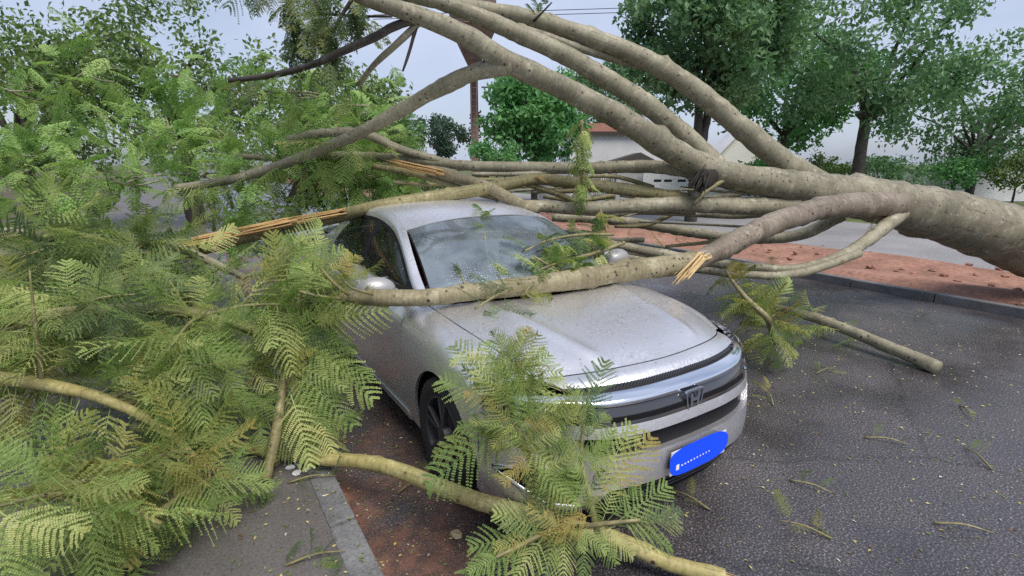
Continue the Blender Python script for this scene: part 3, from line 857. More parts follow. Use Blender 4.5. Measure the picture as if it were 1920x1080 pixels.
# white boundary wall with dark slots
def wall_at(name, u0, u1, vt, d, thick, mat, label, cat):
    a, b = at(u0, vt, d), at(u1, vt, d); zt = a.z; a.z = b.z = 0
    ang = math.atan2((b - a).y, (b - a).x); e = empty(name, a, ang); tag(e, label, cat); return e, (b - a).length, zt
e, w, zt = wall_at('boundary_wall', 1206, 1960, 320, 24, .18, WALLW, 'low white boundary wall with dark vent slots', 'wall')
slots = [(.50, .86), (.98, 1.36), (1.62, 2.02)]
bm = bmesh.new(); x = 0; z0, z1 = zt - .52, zt - .40
for s0, s1 in slots + [(w, w)]:
    if s0 > x: box_bm(bm, ((x + s0) / 2, 0, (z0 + z1) / 2), (s0 - x, .18, z1 - z0))
    x = s1
box_bm(bm, (w / 2, 0, (z1 + zt) / 2), (w, .18, zt - z1)); box_bm(bm, (w / 2, 0, z0 / 2), (w, .18, z0))
link('wall', bm_mesh('wall', bm), WALLW, e)
for s0, s1 in slots: link('vent_slot', box_mesh('vent_slot', ((s0 + s1) / 2, .06, (z0 + z1) / 2), (s1 - s0 - .004, .04, z1 - z0 - .004)), DARK, e)
link('coping', box_mesh('coping', (w / 2, 0, zt + .03), (w + .06, .26, .06)), KERBM, e)
e, w, zt = wall_at('grey_wall', 1010, 1204, 322, 24.5, .2, WALLG, 'grey front wall with pillars and a dark gate', 'wall')
for (x0, x1, hh) in ((0, .55, zt), (.75, 1.6, zt - .12), (2.35, 2.6, zt + .05), (3.7, 3.95, zt + .05), (3.96, w, zt - .1)):
    link('pillar' if x1 - x0 < .4 else 'wall', box_mesh('wall', ((x0 + x1) / 2, 0, hh / 2), (x1 - x0, .22, hh)), WALLG, e)
for q in range(11): link('gate_bar', box_mesh('gate_bar', (2.66 + q * .1, .02, zt * .48), (.035, .035, zt * .86)), GATE, e)
for zz in (.2, zt * .5, zt * .88): link('gate_rail', box_mesh('gate_rail', (3.15, .05, zz), (1.1, .03, .05)), GATE, e)
for q in range(6): link('gate_panel', box_mesh('gate_panel', (1.66 + q * .115 + .05, .02, zt * .47), (.108, .04, zt * .9)), GATE, e)
link('cap', box_mesh('cap', (w / 2, 0, zt + .09), (w, .3, .05)), KERBM, e)
e2 = empty('back_shed', at(1150, 300, 26).xy.to_3d(), 0); tag(e2, 'low dark shed roof in front of the white house', 'shed')
zt2 = at(1150, 302, 26).z
link('wall', box_mesh('wall', (1.0, .6, (zt2 - .02) / 2), (2.1, 1.2, zt2 - .02)), WALLG, e2)
bm = bmesh.new()
tri = [(-.1, zt2), (2.2, zt2), (1.35, zt2 + .42)]
A = [bm.verts.new((x, -.1, z)) for x, z in tri]; B = [bm.verts.new((x, 1.4, z)) for x, z in tri]
bm.faces.new(A); bm.faces.new(B[::-1])
for k in range(3): bm.faces.new((A[k], B[k], B[(k + 1) % 3], A[(k + 1) % 3]))
bmesh.ops.recalc_face_normals(bm, faces=bm.faces)
link('roof', bm_mesh('roof', bm), simple('dark_shed_roof', (.07, .06, .055), .8), e2)

# goblet-shaped water tower, rusty
RUST = speckle_mat('rusty_paint', (.15, .088, .07), (.22, .15, .125), (.30, .24, .21), 1.4, .8, 14, .3)
D = 32.0
c = at(891, 300, D); px = D / FPX
wt_ = empty('water_tower', (c.x, c.y, 0)); tag(wt_, 'rusty brown goblet shaped water tower on a thin column', 'water tower')
zc, zk = at(891, 138, D).z, at(891, 68, D).z
def lathe_z(name, prof, n=28):
    V = [(r * math.cos(2 * math.pi * q / n), r * math.sin(2 * math.pi * q / n), z) for q in range(n) for r, z in prof]; m = len(prof)
    F = [(q * m + k, ((q + 1) % n) * m + k, ((q + 1) % n) * m + k + 1, q * m + k + 1) for q in range(n) for k in range(m - 1)]
    return mesh_np(name, V, F)
o = link('column', lathe_z('column', [(.02, 0), (.29, 0), (.29, .05), (.25, .06), (.235, zc - .1), (.26, zc - .1), (.26, zc + .06), (.2, zc + .06)]), RUST, wt_); o.data.polygons.foreach_set('use_smooth', [True] * len(o.data.polygons))
link('tank', lathe_z('tank', [(.2, zc), (.25, zc + .02), (1.36, zk), (1.38, zk + .03), (1.38, zk + 3.4), (1.34, zk + 3.45), (.0, zk + 3.75)], 36), RUST, wt_)
bm = bmesh.new()
for zz in (zk + .02, zk + 1.15, zk + 2.3): 
    for q in range(36):
        a = 2 * math.pi * q / 36; box_bm(bm, (1.385 * math.cos(a), 1.385 * math.sin(a), zz + .03), (.03, .25, .06), Matrix.Rotation(a, 4, 'Z'))
link('hoop', bm_mesh('hoop', bm), RUST, wt_); wt_.children[-1]['kind'] = 'stuff'
bm = bmesh.new()
for sx in (-.2, .2): box_bm(bm, (sx * .8, -.32, zc / 2), (.03, .03, zc))
for q in range(int(zc / .35)): box_bm(bm, (0, -.32, .2 + q * .35), (.36, .02, .02))
link('ladder', bm_mesh('ladder', bm), RUST, wt_); wt_.children[-1]['kind'] = 'stuff'
# street lamp far off
D = 34.0
p = at(946, 168, D); q = at(914, 163, D)
sl = empty('street_lamp', (p.x, p.y, 0)); tag(sl, 'small distant street lamp with a curved arm above the round tree', 'street lamp')
link('pole', lathe_z('pole', [(.09, 0), (.08, 1), (.05, p.z)], 10), GATE, sl)
dd = Vector((q.x - p.x, q.y - p.y, q.z - p.z)); link('arm', box_mesh('arm', Vector((0, 0, p.z)) + dd / 2, (dd.length, .05, .05), dd.to_track_quat('X', 'Z').to_matrix().to_4x4()), GATE, sl)
link('lamp_head', box_mesh('lamp_head', (dd.x - .15, dd.y, q.z - .02), (.5, .18, .09), None, .03), GATE, sl)

# ------------------------------------------------------------------ limbs
def bark_mat(name, c1, c2, c3, spot, ringd=.5):
    m, n, l, b = mat_new(name)
    t = n.new('ShaderNodeTexCoord'); o = t.outputs['Object']; uv = t.outputs['UV']
    g = noise(n, l, o, 3.5, 6, .6); f = noise(n, l, o, 38, 5, .7)
    r = ramp(n, [(.30, c1), (.52, c2), (.72, c3)]); l.new(g.outputs['Fac'], r.inputs['Fac'])
    mp = n.new('ShaderNodeMapping'); mp.inputs['Scale'].default_value = (2.0, 48.0, 1); l.new(uv, mp.inputs['Vector'])
    rg = noise(n, l, mp.outputs['Vector'], 1.0, 4, .6)
    rr = ramp(n, [(.36, (.52, .50, .47)), (.50, (1, 1, 1)), (.68, (1.14, 1.14, 1.12))]); l.new(rg.outputs['Fac'], rr.inputs['Fac'])
    fr = ramp(n, [(.3, (.72, .71, .69)), (.7, (1.15, 1.15, 1.13))]); l.new(f.outputs['Fac'], fr.inputs['Fac'])
    c = mixc(n, l, ringd, r.outputs['Color'], mixc(n, l, 1, r.outputs['Color'], rr.outputs['Color'], 'MULTIPLY'))
    c = mixc(n, l, 1, c, fr.outputs['Color'], 'MULTIPLY')
    lc = noise(n, l, o, 9.0, 6, .7); lr = ramp(n, [(.56, (0, 0, 0)), (.66, (.55, .55, .55))]); l.new(lc.outputs['Fac'], lr.inputs['Fac'])
    c = mixc(n, l, lr.outputs['Color'], c, tuple(min(1, x * 1.35 + .02) for x in c3))
    mp2 = n.new('ShaderNodeMapping'); mp2.inputs['Scale'].default_value = (14.0, 2.2, 1); l.new(uv, mp2.inputs['Vector'])
    ck = noise(n, l, mp2.outputs['Vector'], 1.0, 6, .75); cr_ = ramp(n, [(.33, (.45, .43, .40)), (.43, (1, 1, 1))]); l.new(ck.outputs['Fac'], cr_.inputs['Fac'])
    c = mixc(n, l, 1, c, cr_.outputs['Color'], 'MULTIPLY')
    v = n.new('ShaderNodeTexVoronoi'); v.inputs['Scale'].default_value = 17.0; l.new(o, v.inputs['Vector'])
    sp = ramp(n, [(.13, (1, 1, 1)), (.24, (0, 0, 0))]); l.new(v.outputs['Distance'], sp.inputs['Fac'])
    ms = noise(n, l, o, 5.0, 3); mk = ramp(n, [(.44, (0, 0, 0)), (.54, (1, 1, 1))]); l.new(ms.outputs['Fac'], mk.inputs['Fac'])
    s2 = mixc(n, l, 1, sp.outputs['Color'], mk.outputs['Color'], 'MULTIPLY')
    c = mixc(n, l, s2, c, spot)
    l.new(c, b.inputs['Base Color']); b.inputs['Roughness'].default_value = .62
    h = mixc(n, l, .5, mixc(n, l, .5, f.outputs['Fac'], rg.outputs['Fac']), cr_.outputs['Color'])
    bump(n, l, h, b, .55, .008)
    return m
BARK = bark_mat('grey_bark', (0.169, 0.156, 0.104), (0.260, 0.240, 0.169), (0.358, 0.338, 0.254), (0.058, 0.042, 0.026), .32)
TRUNKB = bark_mat('trunk_bark', (0.120, 0.108, 0.072), (0.210, 0.192, 0.134), (0.312, 0.288, 0.216), (0.048, 0.034, 0.024), .4)
OLIVE = bark_mat('olive_bark', (.15, .135, .06), (.23, .205, .095), (.31, .275, .15), (.05, .032, .018))
YELLOW = bark_mat('yellow_bark', (.24, .20, .075), (.36, .315, .125), (.44, .39, .19), (.06, .032, .016), .4)
REDBARK = bark_mat('reddish_bark', (0.130, 0.099, 0.073), (0.210, 0.173, 0.134), (0.290, 0.254, 0.207), (0.040, 0.027, 0.020))
DARKBARK = bark_mat('dark_bark', (.03, .026, .022), (.06, .05, .042), (.09, .08, .065), (.015, .012, .01))
def wood_mat(name, a, b_, c):
    m, n, l, b = mat_new(name)
    t = n.new('ShaderNodeTexCoord'); mp = n.new('ShaderNodeMapping'); mp.inputs['Scale'].default_value = (1, 1, 1)
    l.new(t.outputs['UV'], mp.inputs['Vector']); mp.inputs['Scale'].default_value = (9, 2.5, 1)
    g = noise(n, l, mp.outputs['Vector'], 3, 5, .65)
    r = ramp(n, [(.3, a), (.5, b_), (.7, c)]); l.new(g.outputs['Fac'], r.inputs['Fac'])
    l.new(r.outputs['Color'], b.inputs['Base Color']); b.inputs['Roughness'].default_value = .7
    bump(n, l, g.outputs['Fac'], b, .6, .01); return m
WOOD = wood_mat('torn_wood', (.28, .14, .045), (.52, .32, .12), (.70, .52, .27))
PALEW = wood_mat('pale_torn_wood', (.42, .26, .11), (.62, .44, .21), (.74, .58, .35))

def spline(pts, rad, seg):
    P = np.array([tuple(p) for p in pts], float); R = np.array(rad, float)
    d = np.linalg.norm(np.diff(P, axis=0), axis=1)
    ts = []
    for i, x in enumerate(d):
        k = max(2, int(round(x / seg))); ts += list(i + np.arange(k) / k)
    ts.append(len(P) - 1 - 1e-9)
    ts = np.array(ts)
    Q = cr1(P[:, None, :], ts)[:, 0]; r = np.interp(ts, np.arange(len(R)), R)
    return Q, r
def tube_mesh(name, pts, rad, n=14, seg=.05, amp=.05, knots=1.6, tip=False):
    Q, r = spline(pts, rad, seg)
    m = len(Q)
    T = np.gradient(Q, axis=0); T /= np.linalg.norm(T, axis=1)[:, None]
    up = np.array([0, 0, 1.0]) if abs(T[0][2]) < .9 else np.array([1.0, 0, 0])
    A = np.cross(T[0], up); A /= np.linalg.norm(A); As = [A]
    for i in range(1, m):
        A = As[-1] - T[i] * np.dot(As[-1], T[i]); A /= np.linalg.norm(A); As.append(A)
    As = np.array(As); Bs = np.cross(T, As)
    s = np.concatenate([[0], np.cumsum(np.linalg.norm(np.diff(Q, axis=0), axis=1))])
    th = 2 * np.pi * np.arange(n) / n
    ph = rng.uniform(0, 6.28, 8); fq = rng.uniform(2, 14, 8) / max(.05, 1)
    f = np.ones((m, n))
    for k in range(8):
        f += amp * .35 * np.sin(fq[k] * s[:, None] * (1 + k * .6) + (k % 3) * th[None, :] + ph[k])
    nk = int(s[-1] * knots / .35)
    for _ in range(nk):
        s0, a0 = rng.uniform(0, s[-1]), rng.uniform(0, 6.28); wd = rng.uniform(.5, 1.0) * np.mean(r); h = rng.uniform(.12, .38)
        da = np.angle(np.exp(1j * (th - a0)))
        f += h * np.exp(-((s[:, None] - s0) / (wd * .6)) ** 2 - (da[None, :] / .42) ** 2)
    rr = r[:, None] * f
    V = Q[:, None, :] + rr[..., None] * (np.cos(th)[None, :, None] * As[:, None, :] + np.sin(th)[None, :, None] * Bs[:, None, :])
    uv = np.stack(np.broadcast_arrays(np.abs(th / np.pi - 1)[None, :], s[:, None]), -1)
    V = V.reshape(-1, 3); uv = uv.reshape(-1, 2)
    i, j = np.meshgrid(np.arange(m - 1), np.arange(n), indexing='ij')
    F = np.stack([i * n + j, i * n + (j + 1) % n, (i + 1) * n + (j + 1) % n, (i + 1) * n + j], -1).reshape(-1, 4)
    # end caps (fan of degenerate-free quads around an added centre)
    V = np.concatenate([V, Q[:1], Q[-1:]]); uv = np.concatenate([uv, [[0, 0]], [[0, s[-1]]]])
    cap = []
    for base, cidx, rev in ((0, m * n, True), ((m - 1) * n, m * n + 1, False)):
        for k in range(0, n, 2):
            q = (base + k, base + (k + 1) % n, base + (k + 2) % n, cidx); cap.append(q[::-1] if rev else q)
    F = np.concatenate([F, np.array(cap)])
    return V, F, uv, Q, r
class Thing:
    def __init__(s, name, label, cat, base, group=None):
        s.base = Vector(base); s.root = empty(name, s.base); tag(s.root, label, cat, group); s.limbs = []
    def limb(s, pts, rad, mat, name='limb', parent=None, **k):
        V, F, uv, Q, r = tube_mesh(name, pts, rad, **k)
        o = link(name, mesh_np(name, V - np.array(s.base), F, True, uv), mat, parent or s.root)
        s.limbs.append((o, Q, r)); return o
    def mesh(s, name, V, F, mat, uv=None, parent=None, smooth=False):
        return link(name, mesh_np(name, np.asarray(V) - np.array(s.base), F, smooth, uv), mat, parent or s.root)
def pix(lst):
    """(u, v, distance, half-width in photo pixels) -> points and radii"""
    return [at(u, v, d) for u, v, d, r in lst], [r * d / FPX for u, v, d, r in lst]
def splinter(th, p0, p1, width, nsh, mat, spread=.5, name='splintered_wood', parent=None):
    """a sheaf of torn wood shards running from p0 to p1"""
    p0, p1 = Vector(p0), Vector(p1); ax = p1 - p0; Ln = ax.length; ax.normalize()
    a = ax.orthogonal().normalized(); b = ax.cross(a)
    V, F, uv = [], [], []
    for k in range(int(nsh * 1.8)):
        an, rr = rng.uniform(0, 6.28), width * math.sqrt(rng.uniform(0, 1)) * .8
        o = a * math.cos(an) * rr + b * math.sin(an) * rr
        s = rng.uniform(0, .18) * Ln; e = Ln * rng.uniform(.45, 1.0)
        w = width * rng.uniform(.07, .26)
        jit = (a * rng.normal() + b * rng.normal()) * width * spread
        i0 = len(V)
        for f, ww in ((0, 1.0), (.55, .85), (.85, .45), (1.0, .05)):
            c = p0 + o + ax * (s + (e - s) * f) + jit * f * f
            for q in range(4):
                V.append(c + a * w * ww * math.cos(q * 1.571 + an) + b * w * ww * .6 * math.sin(q * 1.571 + an)); uv.append((q * .25 + k * .37, (s + (e - s) * f) * 2))
        for i in range(3):
            for q in range(4): F.append((i0 + 4 * i + q, i0 + 4 * i + (q + 1) % 4, i0 + 4 * i + 4 + (q + 1) % 4, i0 + 4 * i + 4 + q))
    return th.mesh(name, [tuple(v) for v in V], F, mat, uv, parent, True)

# ------------------------------------------------------------------ feathery fronds
def frond_geo(npair, nleaf, droop, curl, hang, seed, wl=1.0, twist=0.0, torn=0.0):
    R = np.random.default_rng(seed)
    V, F = [], []
    def q(a, b, c, d):
        i = len(V); V.extend([a, b, c, d]); F.append((i, i + 1, i + 2, i + 3))
    def rach(s): return np.array([s, curl * s * s, -droop * s * s])
    S = np.linspace(0, 1, 9)
    for s0, s1 in zip(S[:-1], S[1:]):
        a, b = rach(s0), rach(s1); w0, w1 = .0075 * (1 - .7 * s0), .0075 * (1 - .7 * s1)
        for d in (np.array([0, 1, 0]), np.array([0, 0, 1])): q(a - d * w0, a + d * w0, b + d * w1, b - d * w1)
    for i in range(npair):
        s = .16 + .84 * (i + .3) / npair
        ln = (.30 * (math.sin(math.pi * min(1, .22 + .78 * s)) ** .55) + .03) * R.uniform(.86, 1.1)
        if s > .9: ln *= .75
        for sd in (-1, 1):
            if R.random() < torn: continue
            if R.random() < torn: ln *= .6
            ang = math.radians(R.uniform(56, 72) - 22 * s); hh = hang * R.uniform(.7, 1.3)
            dr = np.array([math.cos(ang), sd * math.sin(ang), 0]); p0 = rach(s)
            def pin(t): return p0 + dr * ln * t + np.array([.06 * t * t * ln, 0, -hh * ln * t * t])
            T = np.linspace(0, 1, 4)
            for t0, t1 in zip(T[:-1], T[1:]):
                a, b = pin(t0), pin(t1); w = np.array([-dr[1], dr[0], 0]) * .0028
                q(a - w, a + w, b + w, b - w)
            pe = np.array([-dr[1] * sd, dr[0] * sd, 0])
            for j in range(nleaf):
                t = (j + .6) / nleaf
                c = pin(t); ll = .025 * wl * (1 - .35 * t) * R.uniform(.8, 1.15) * (14 / nleaf) ** .35
                w = ll * .42 * (14 / nleaf) ** .6
                for s2 in (-1, 1):
                    d = pe * s2 * .82 + dr * .55 + np.array([0, 0, .08 + R.normal() * .12]); d /= np.linalg.norm(d)
                    n = np.cross(d, np.array([0, 0, 1.0])); n /= np.linalg.norm(n)
                    n = n + np.array([0, 0, R.normal() * .3])
                    q(c, c + d * ll * .5 + n * w, c + d * ll, c + d * ll * .5 - n * w)
    V = np.array(V)
    if twist:                                            # roll the blade along its length and let it sway
        a = twist * V[:, 0] ** 1.3; c_, s_ = np.cos(a), np.sin(a)
        V = np.stack([V[:, 0], V[:, 1] * c_ - V[:, 2] * s_ + .05 * np.sin(V[:, 0] * 5 + seed), V[:, 1] * s_ + V[:, 2] * c_ + .04 * np.sin(V[:, 0] * 4 + seed * 2)], 1)
    return V, np.array(F)
def leaf_mat(name, a, b_, c, dry, objrand=True, scale=3.0):
    m, n, l, b = mat_new(name); out = n['Material Output']
    t = n.new('ShaderNodeTexCoord')
    g = noise(n, l, t.outputs['Object'], scale, 4, .6)
    if objrand:
        oi = n.new('ShaderNodeObjectInfo'); ad = n.new('ShaderNodeMath'); ad.operation = 'MULTIPLY_ADD'
        l.new(oi.outputs['Random'], ad.inputs[0]); ad.inputs[1].default_value = .5; ad2 = n.new('ShaderNodeMath'); ad2.operation = 'MULTIPLY'
        l.new(g.outputs['Fac'], ad2.inputs[0]); ad2.inputs[1].default_value = .55; l.new(ad2.outputs[0], ad.inputs[2]); f = ad.outputs[0]
    else: f = g.outputs['Fac']
    r = ramp(n, [(.26, a), (.46, b_), (.64, c), (.80, dry)]); l.new(f, r.inputs['Fac'])
    l.new(r.outputs['Color'], b.inputs['Base Color']); b.inputs['Roughness'].default_value = .5; b.inputs['Specular IOR Level'].default_value = .35
    tl = n.new('ShaderNodeBsdfTranslucent'); l.new(mixc(n, l, 1, r.outputs['Color'], (1.0, 1.08, .72), 'MULTIPLY'), tl.inputs['Color'])
    ms = n.new('ShaderNodeMixShader'); ms.inputs[0].default_value = .40
    l.new(b.outputs[0], ms.inputs[1]); l.new(tl.outputs[0], ms.inputs[2]); l.new(ms.outputs[0], out.inputs['Surface'])
    return m
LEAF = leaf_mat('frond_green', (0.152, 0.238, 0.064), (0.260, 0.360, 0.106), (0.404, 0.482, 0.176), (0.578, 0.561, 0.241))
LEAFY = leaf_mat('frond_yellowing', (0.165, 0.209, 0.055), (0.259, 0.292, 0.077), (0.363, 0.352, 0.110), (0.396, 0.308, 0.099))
LEAFD = leaf_mat('frond_dark_green', (0.089, 0.147, 0.067), (0.145, 0.217, 0.089), (0.227, 0.287, 0.111), (0.324, 0.342, 0.133))  # darker, slightly bluer green than the other fronds
LEAFC = leaf_mat('crown_fronds', (0.144, 0.275, 0.075), (0.252, 0.408, 0.119), (0.384, 0.505, 0.178), (0.432, 0.386, 0.178), False, 2.2)
FR = []
for k, (dr, cu, hg) in enumerate([(.10, .0, .15), (.22, .06, .35), (.30, -.08, .5), (.16, .10, .8), (.05, -.05, .25), (.4, .04, .6)]):
    V, F = frond_geo(11 + k % 3, 14, dr, cu, hg, 40 + k); FR.append(mesh_np('frond', V, F, False))
for k, (dr, cu, hg) in enumerate([(.2, .06, .4), (.35, -.08, .6), (.1, .1, .3)]):      # young leaves with broad leaflets
    V, F = frond_geo(7, 6, dr, cu, hg, 60 + k, 1.9); FR.append(mesh_np('frond', V, F, False))
for k, (dr, cu, hg, tw, tn, npr) in enumerate([(.2, .15, .5, 1.1, .08, 12), (.35, -.15, .7, -1.3, .12, 11), (.1, .22, .3, .7, .05, 14), (.5, .1, .9, -.8, .15, 10), (.25, -.25, .4, 1.6, .1, 13), (.15, .05, 1.1, -.5, .2, 9)]):
    V, F = frond_geo(npr, 14, dr, cu, hg, 90 + k, 1.0 + .12 * (k % 3), tw, tn); FR.append(mesh_np('frond', V, F, False))
FRM = {}
def frond_variant(k, mat):
    key = (k, mat.name)
    if key not in FRM:
        me = FR[k].copy(); me.name = 'frond'; me.materials.append(mat); FRM[key] = me
    return FRM[key]
LOWV, LOWF = [], []
for k, (dr, cu, hg) in enumerate([(.15, .05, .3), (.3, -.06, .5), (.1, .0, .7)]):
    V, F = frond_geo(9, 6, dr, cu, hg, 70 + k, 1.7); LOWV.append(V); LOWF.append(F)
def frame(base, tip, up):
    x = Vector(tip) - Vector(base); s = x.length; x.normalize()
    y = Vector(up).cross(x)
    if y.length < 1e-3: y = x.orthogonal()
    y.normalize(); z = x.cross(y)
    return s, x, y, z
def frond(th, parent, base, tip, up=(0, 0, 1), mat=None, k=None, ws=1.0):
    s, x, y, z = frame(base, tip, up)
    k = random.choice((0, 1, 2, 3, 4, 5, 9, 10, 11, 12, 13, 14, 9, 10, 13)) if k is None else (6 + random.randrange(3) if k < 0 else k)
    o = link('frond', frond_variant(k, mat or LEAF), None, parent)
    M = Matrix((x, y, z)).transposed().to_4x4() @ Matrix.Diagonal((s, s * ws, s, 1)); M.translation = Vector(base) - th.base
    o.matrix_basis = M
    return o
def rnd_unit():
    v = Vector((random.gauss(0, 1), random.gauss(0, 1), random.gauss(0, 1))); return v.normalized()
def spray(th, limb_i, n, f0, f1, ln, mat=None, out=.75, droop=.25, kk=None, side=None):
    """n fronds leaving a limb between fractions f0..f1 of its length"""
    o, Q, r = th.limbs[limb_i]
    for q in range(n):
        t = f0 + (f1 - f0) * (q + random.random()) / n
        i = min(len(Q) - 2, int(t * (len(Q) - 1)))
        p = Vector(Q[i]); tg = (Vector(Q[i + 1]) - Vector(Q[i])).normalized()
        d = rnd_unit(); d = (d - tg * d.dot(tg)).normalized()
        if side is not None: d = (d * .7 + Vector(side)).normalized()
        d = (d * out + tg * (1 - out) * 1.2 + Vector((0, 0, -droop * random.random()))).normalized()
        s = ln * random.uniform(.7, 1.15)
        b = p + d * r[i] * .8
        frond(th, o, b, b + d * s, (Vector((0, 0, 1)) + rnd_unit() * .35), mat, kk, ws=random.uniform(.85, 1.1))

# ------------------------------------------------------------------ standing trees behind
def leaves(centres, rad, n, size, flat=.35):
    """n leaf quads round clump centres"""
    centres = np.array(centres); k = rng.integers(0, len(centres), n)
    u = rng.normal(size=(n, 3)); u /= np.linalg.norm(u, axis=1)[:, None]
    c = centres[k] + u * (rng.uniform(0, 1, (n, 1)) ** .45) * rad * rng.uniform(.7, 1.15, (n, 1)) * np.array([1, 1, .8])
    d = rng.normal(size=(n, 3)); d[:, 2] -= .35; d /= np.linalg.norm(d, axis=1)[:, None]
    nn = u * .6 + rng.normal(size=(n, 3)) * .5 + np.array([0, 0, flat]); w = np.cross(nn, d); w /= np.linalg.norm(w, axis=1)[:, None]
    s = size * rng.uniform(.65, 1.3, (n, 1))
    fold = np.cross(d, w) * s * .10
    V = np.stack([c, c + d * s * .5 + w * s * .26 + fold, c + d * s, c + d * s * .5 - w * s * .26 + fold], 1).reshape(-1, 3)
    F = np.arange(4 * n).reshape(n, 4)
    return V, F
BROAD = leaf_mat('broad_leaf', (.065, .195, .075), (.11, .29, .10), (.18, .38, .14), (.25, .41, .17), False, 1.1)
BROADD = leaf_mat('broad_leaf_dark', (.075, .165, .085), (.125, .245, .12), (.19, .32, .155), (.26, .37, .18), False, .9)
BROADF = leaf_mat('broad_leaf_far', (0.045, 0.083, 0.068), (0.068, 0.120, 0.090), (0.098, 0.158, 0.112), (0.150, 0.195, 0.135), False, .7)
BUSHY = leaf_mat("olive_bush_leaf", (.08, .15, .045), (.135, .215, .07), (.21, .285, .10), (.28, .27, .11), False, 1.6)
def tree(name, u, v, d, ru, rv, n, leaf, mat, label, cat='tree', trunk_r=.16, trunk_u=None, clumps=60, group=None, crad=.30, squash=.9, stems=1, seed=1):
    R = random.Random(seed)
    c = at(u, v, d); px = d / FPX; rx, rz = ru * px, rv * px; ry = rx * squash
    bu = at(trunk_u if trunk_u is not None else u, v, d)
    root = empty(name, (bu.x, bu.y, 0)); tag(root, label, cat, group)
    base = root.location
    cs = []
    while len(cs) < clumps:
        p = Vector((R.uniform(-1, 1), R.uniform(-1, 1), R.uniform(-.95, 1)))
        if not .30 < p.length < .95: continue
        if p.z < 0 and math.hypot(p.x, p.y) < .25: continue
        cs.append(Vector((c.x + p.x * rx, c.y + p.y * ry, c.z + p.z * rz)))
    V, F = leaves([tuple(q) for q in cs], min(rx, rz) * crad, n, leaf)
    fork = Vector((base.x, base.y, max(.6, c.z - rz * .75)))
    o = link('crown', mesh_np('crown', V - np.array(base), F, False), mat, root)
    for k in range(stems):
        off = Vector((.16 * k, .05 * k, 0)) * (trunk_r / .14)
        V, F, uv, Q, r = tube_mesh('trunk', [base + off * .3 + Vector((0, 0, -.1)), base + off * .6 + Vector((.02, 0, fork.z * .5)), fork + off * 2.2 + Vector((0, 0, .1))], [trunk_r * 1.15, trunk_r, trunk_r * .75], seg=.25, n=12)
        tr = link('trunk', mesh_np('trunk', V - np.array(base), F, True, uv), DARKBARK, root)
    for q in R.sample(cs, min(14, len(cs))):
        mid = (fork + q) / 2 + Vector((R.uniform(-.1, .1) * rx, R.uniform(-.1, .1) * rx, rz * .12))
        V, F, uv, Q, r = tube_mesh('limb', [fork, mid, q], [trunk_r * .45, trunk_r * .28, trunk_r * .1], seg=.3, n=8)
        link('limb', mesh_np('limb', V - np.array(base), F, True, uv), DARKBARK, root)
    return root
tree('round_tree', 1003, 224, 22, 100, 84, 9500, .27, BROAD, 'bright green round crowned tree in front of the white house', clumps=80, trunk_r=.14, crad=.34, seed=3)
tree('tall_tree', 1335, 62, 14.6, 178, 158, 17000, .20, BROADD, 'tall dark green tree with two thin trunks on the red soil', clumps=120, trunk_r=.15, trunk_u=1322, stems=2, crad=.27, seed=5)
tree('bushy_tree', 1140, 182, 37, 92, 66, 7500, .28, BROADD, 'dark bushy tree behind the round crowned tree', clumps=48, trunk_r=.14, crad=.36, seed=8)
tree('distant_tree', 822, 258, 40, 52, 38, 3000, .30, BROADF, 'small bluish green tree far off beside the water tower', clumps=34, trunk_r=.16, crad=.40, seed=11)
tree('leafy_tree', 655, 235, 10.5, 122, 118, 8500, .115, BUSHY, 'dense olive green tree standing behind the fallen crown', clumps=90, trunk_r=.14, crad=.36, seed=13)
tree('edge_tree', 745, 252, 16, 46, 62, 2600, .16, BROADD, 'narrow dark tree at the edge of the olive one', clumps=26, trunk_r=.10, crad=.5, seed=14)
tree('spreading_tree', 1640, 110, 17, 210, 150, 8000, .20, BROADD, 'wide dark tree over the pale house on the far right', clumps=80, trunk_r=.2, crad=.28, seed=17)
tree('corner_tree', 1480, 170, 21, 150, 110, 7500, .24, BROAD, 'green tree behind the cream gable on the right', clumps=70, trunk_r=.16, crad=.34, seed=37)
tree('corner_tree', 1850, 200, 22, 170, 120, 7500, .24, BROADD, 'dark green tree at the far right edge of the street', clumps=70, trunk_r=.16, crad=.34, seed=41)
for k, (u_, v_, w_) in enumerate(((1420, 330, 50), (1530, 325, 60), (1660, 322, 70), (1790, 325, 60), (1910, 322, 60))):
    tree('garden_shrub', u_, v_, 20.5 + k % 2, w_, 34, 1500, .16, (BROAD, BUSHY, BROADD)[k % 3], ('pale', 'olive', 'dark', 'bright', 'broad')[k] + ' rounded shrub against the white boundary wall on the right', 'shrub', clumps=24, trunk_r=.04, crad=.6, seed=50 + k, group='shrubs along the boundary wall')
tree('street_tree', 330, 150, 13, 210, 150, 8500, .15, BUSHY, 'broad olive tree over the pavement left of the car', clumps=90, trunk_r=.2, crad=.30, seed=19)
tree('street_tree', 20, 190, 11, 190, 170, 7000, .14, BUSHY, 'bushy olive tree at the far left end of the pavement', clumps=80, trunk_r=.18, crad=.32, seed=23)
tree('low_shrub', 760, 330, 9.0, 90, 46, 2600, .10, BUSHY, 'low olive shrub behind the car roof', 'shrub', clumps=40, trunk_r=.04, crad=.5, seed=29)
tree('low_shrub', 930, 290, 20, 60, 22, 1500, .16, BROAD, 'low green hedge shrub under the round tree', 'shrub', clumps=20, trunk_r=.04, crad=.8, seed=31)
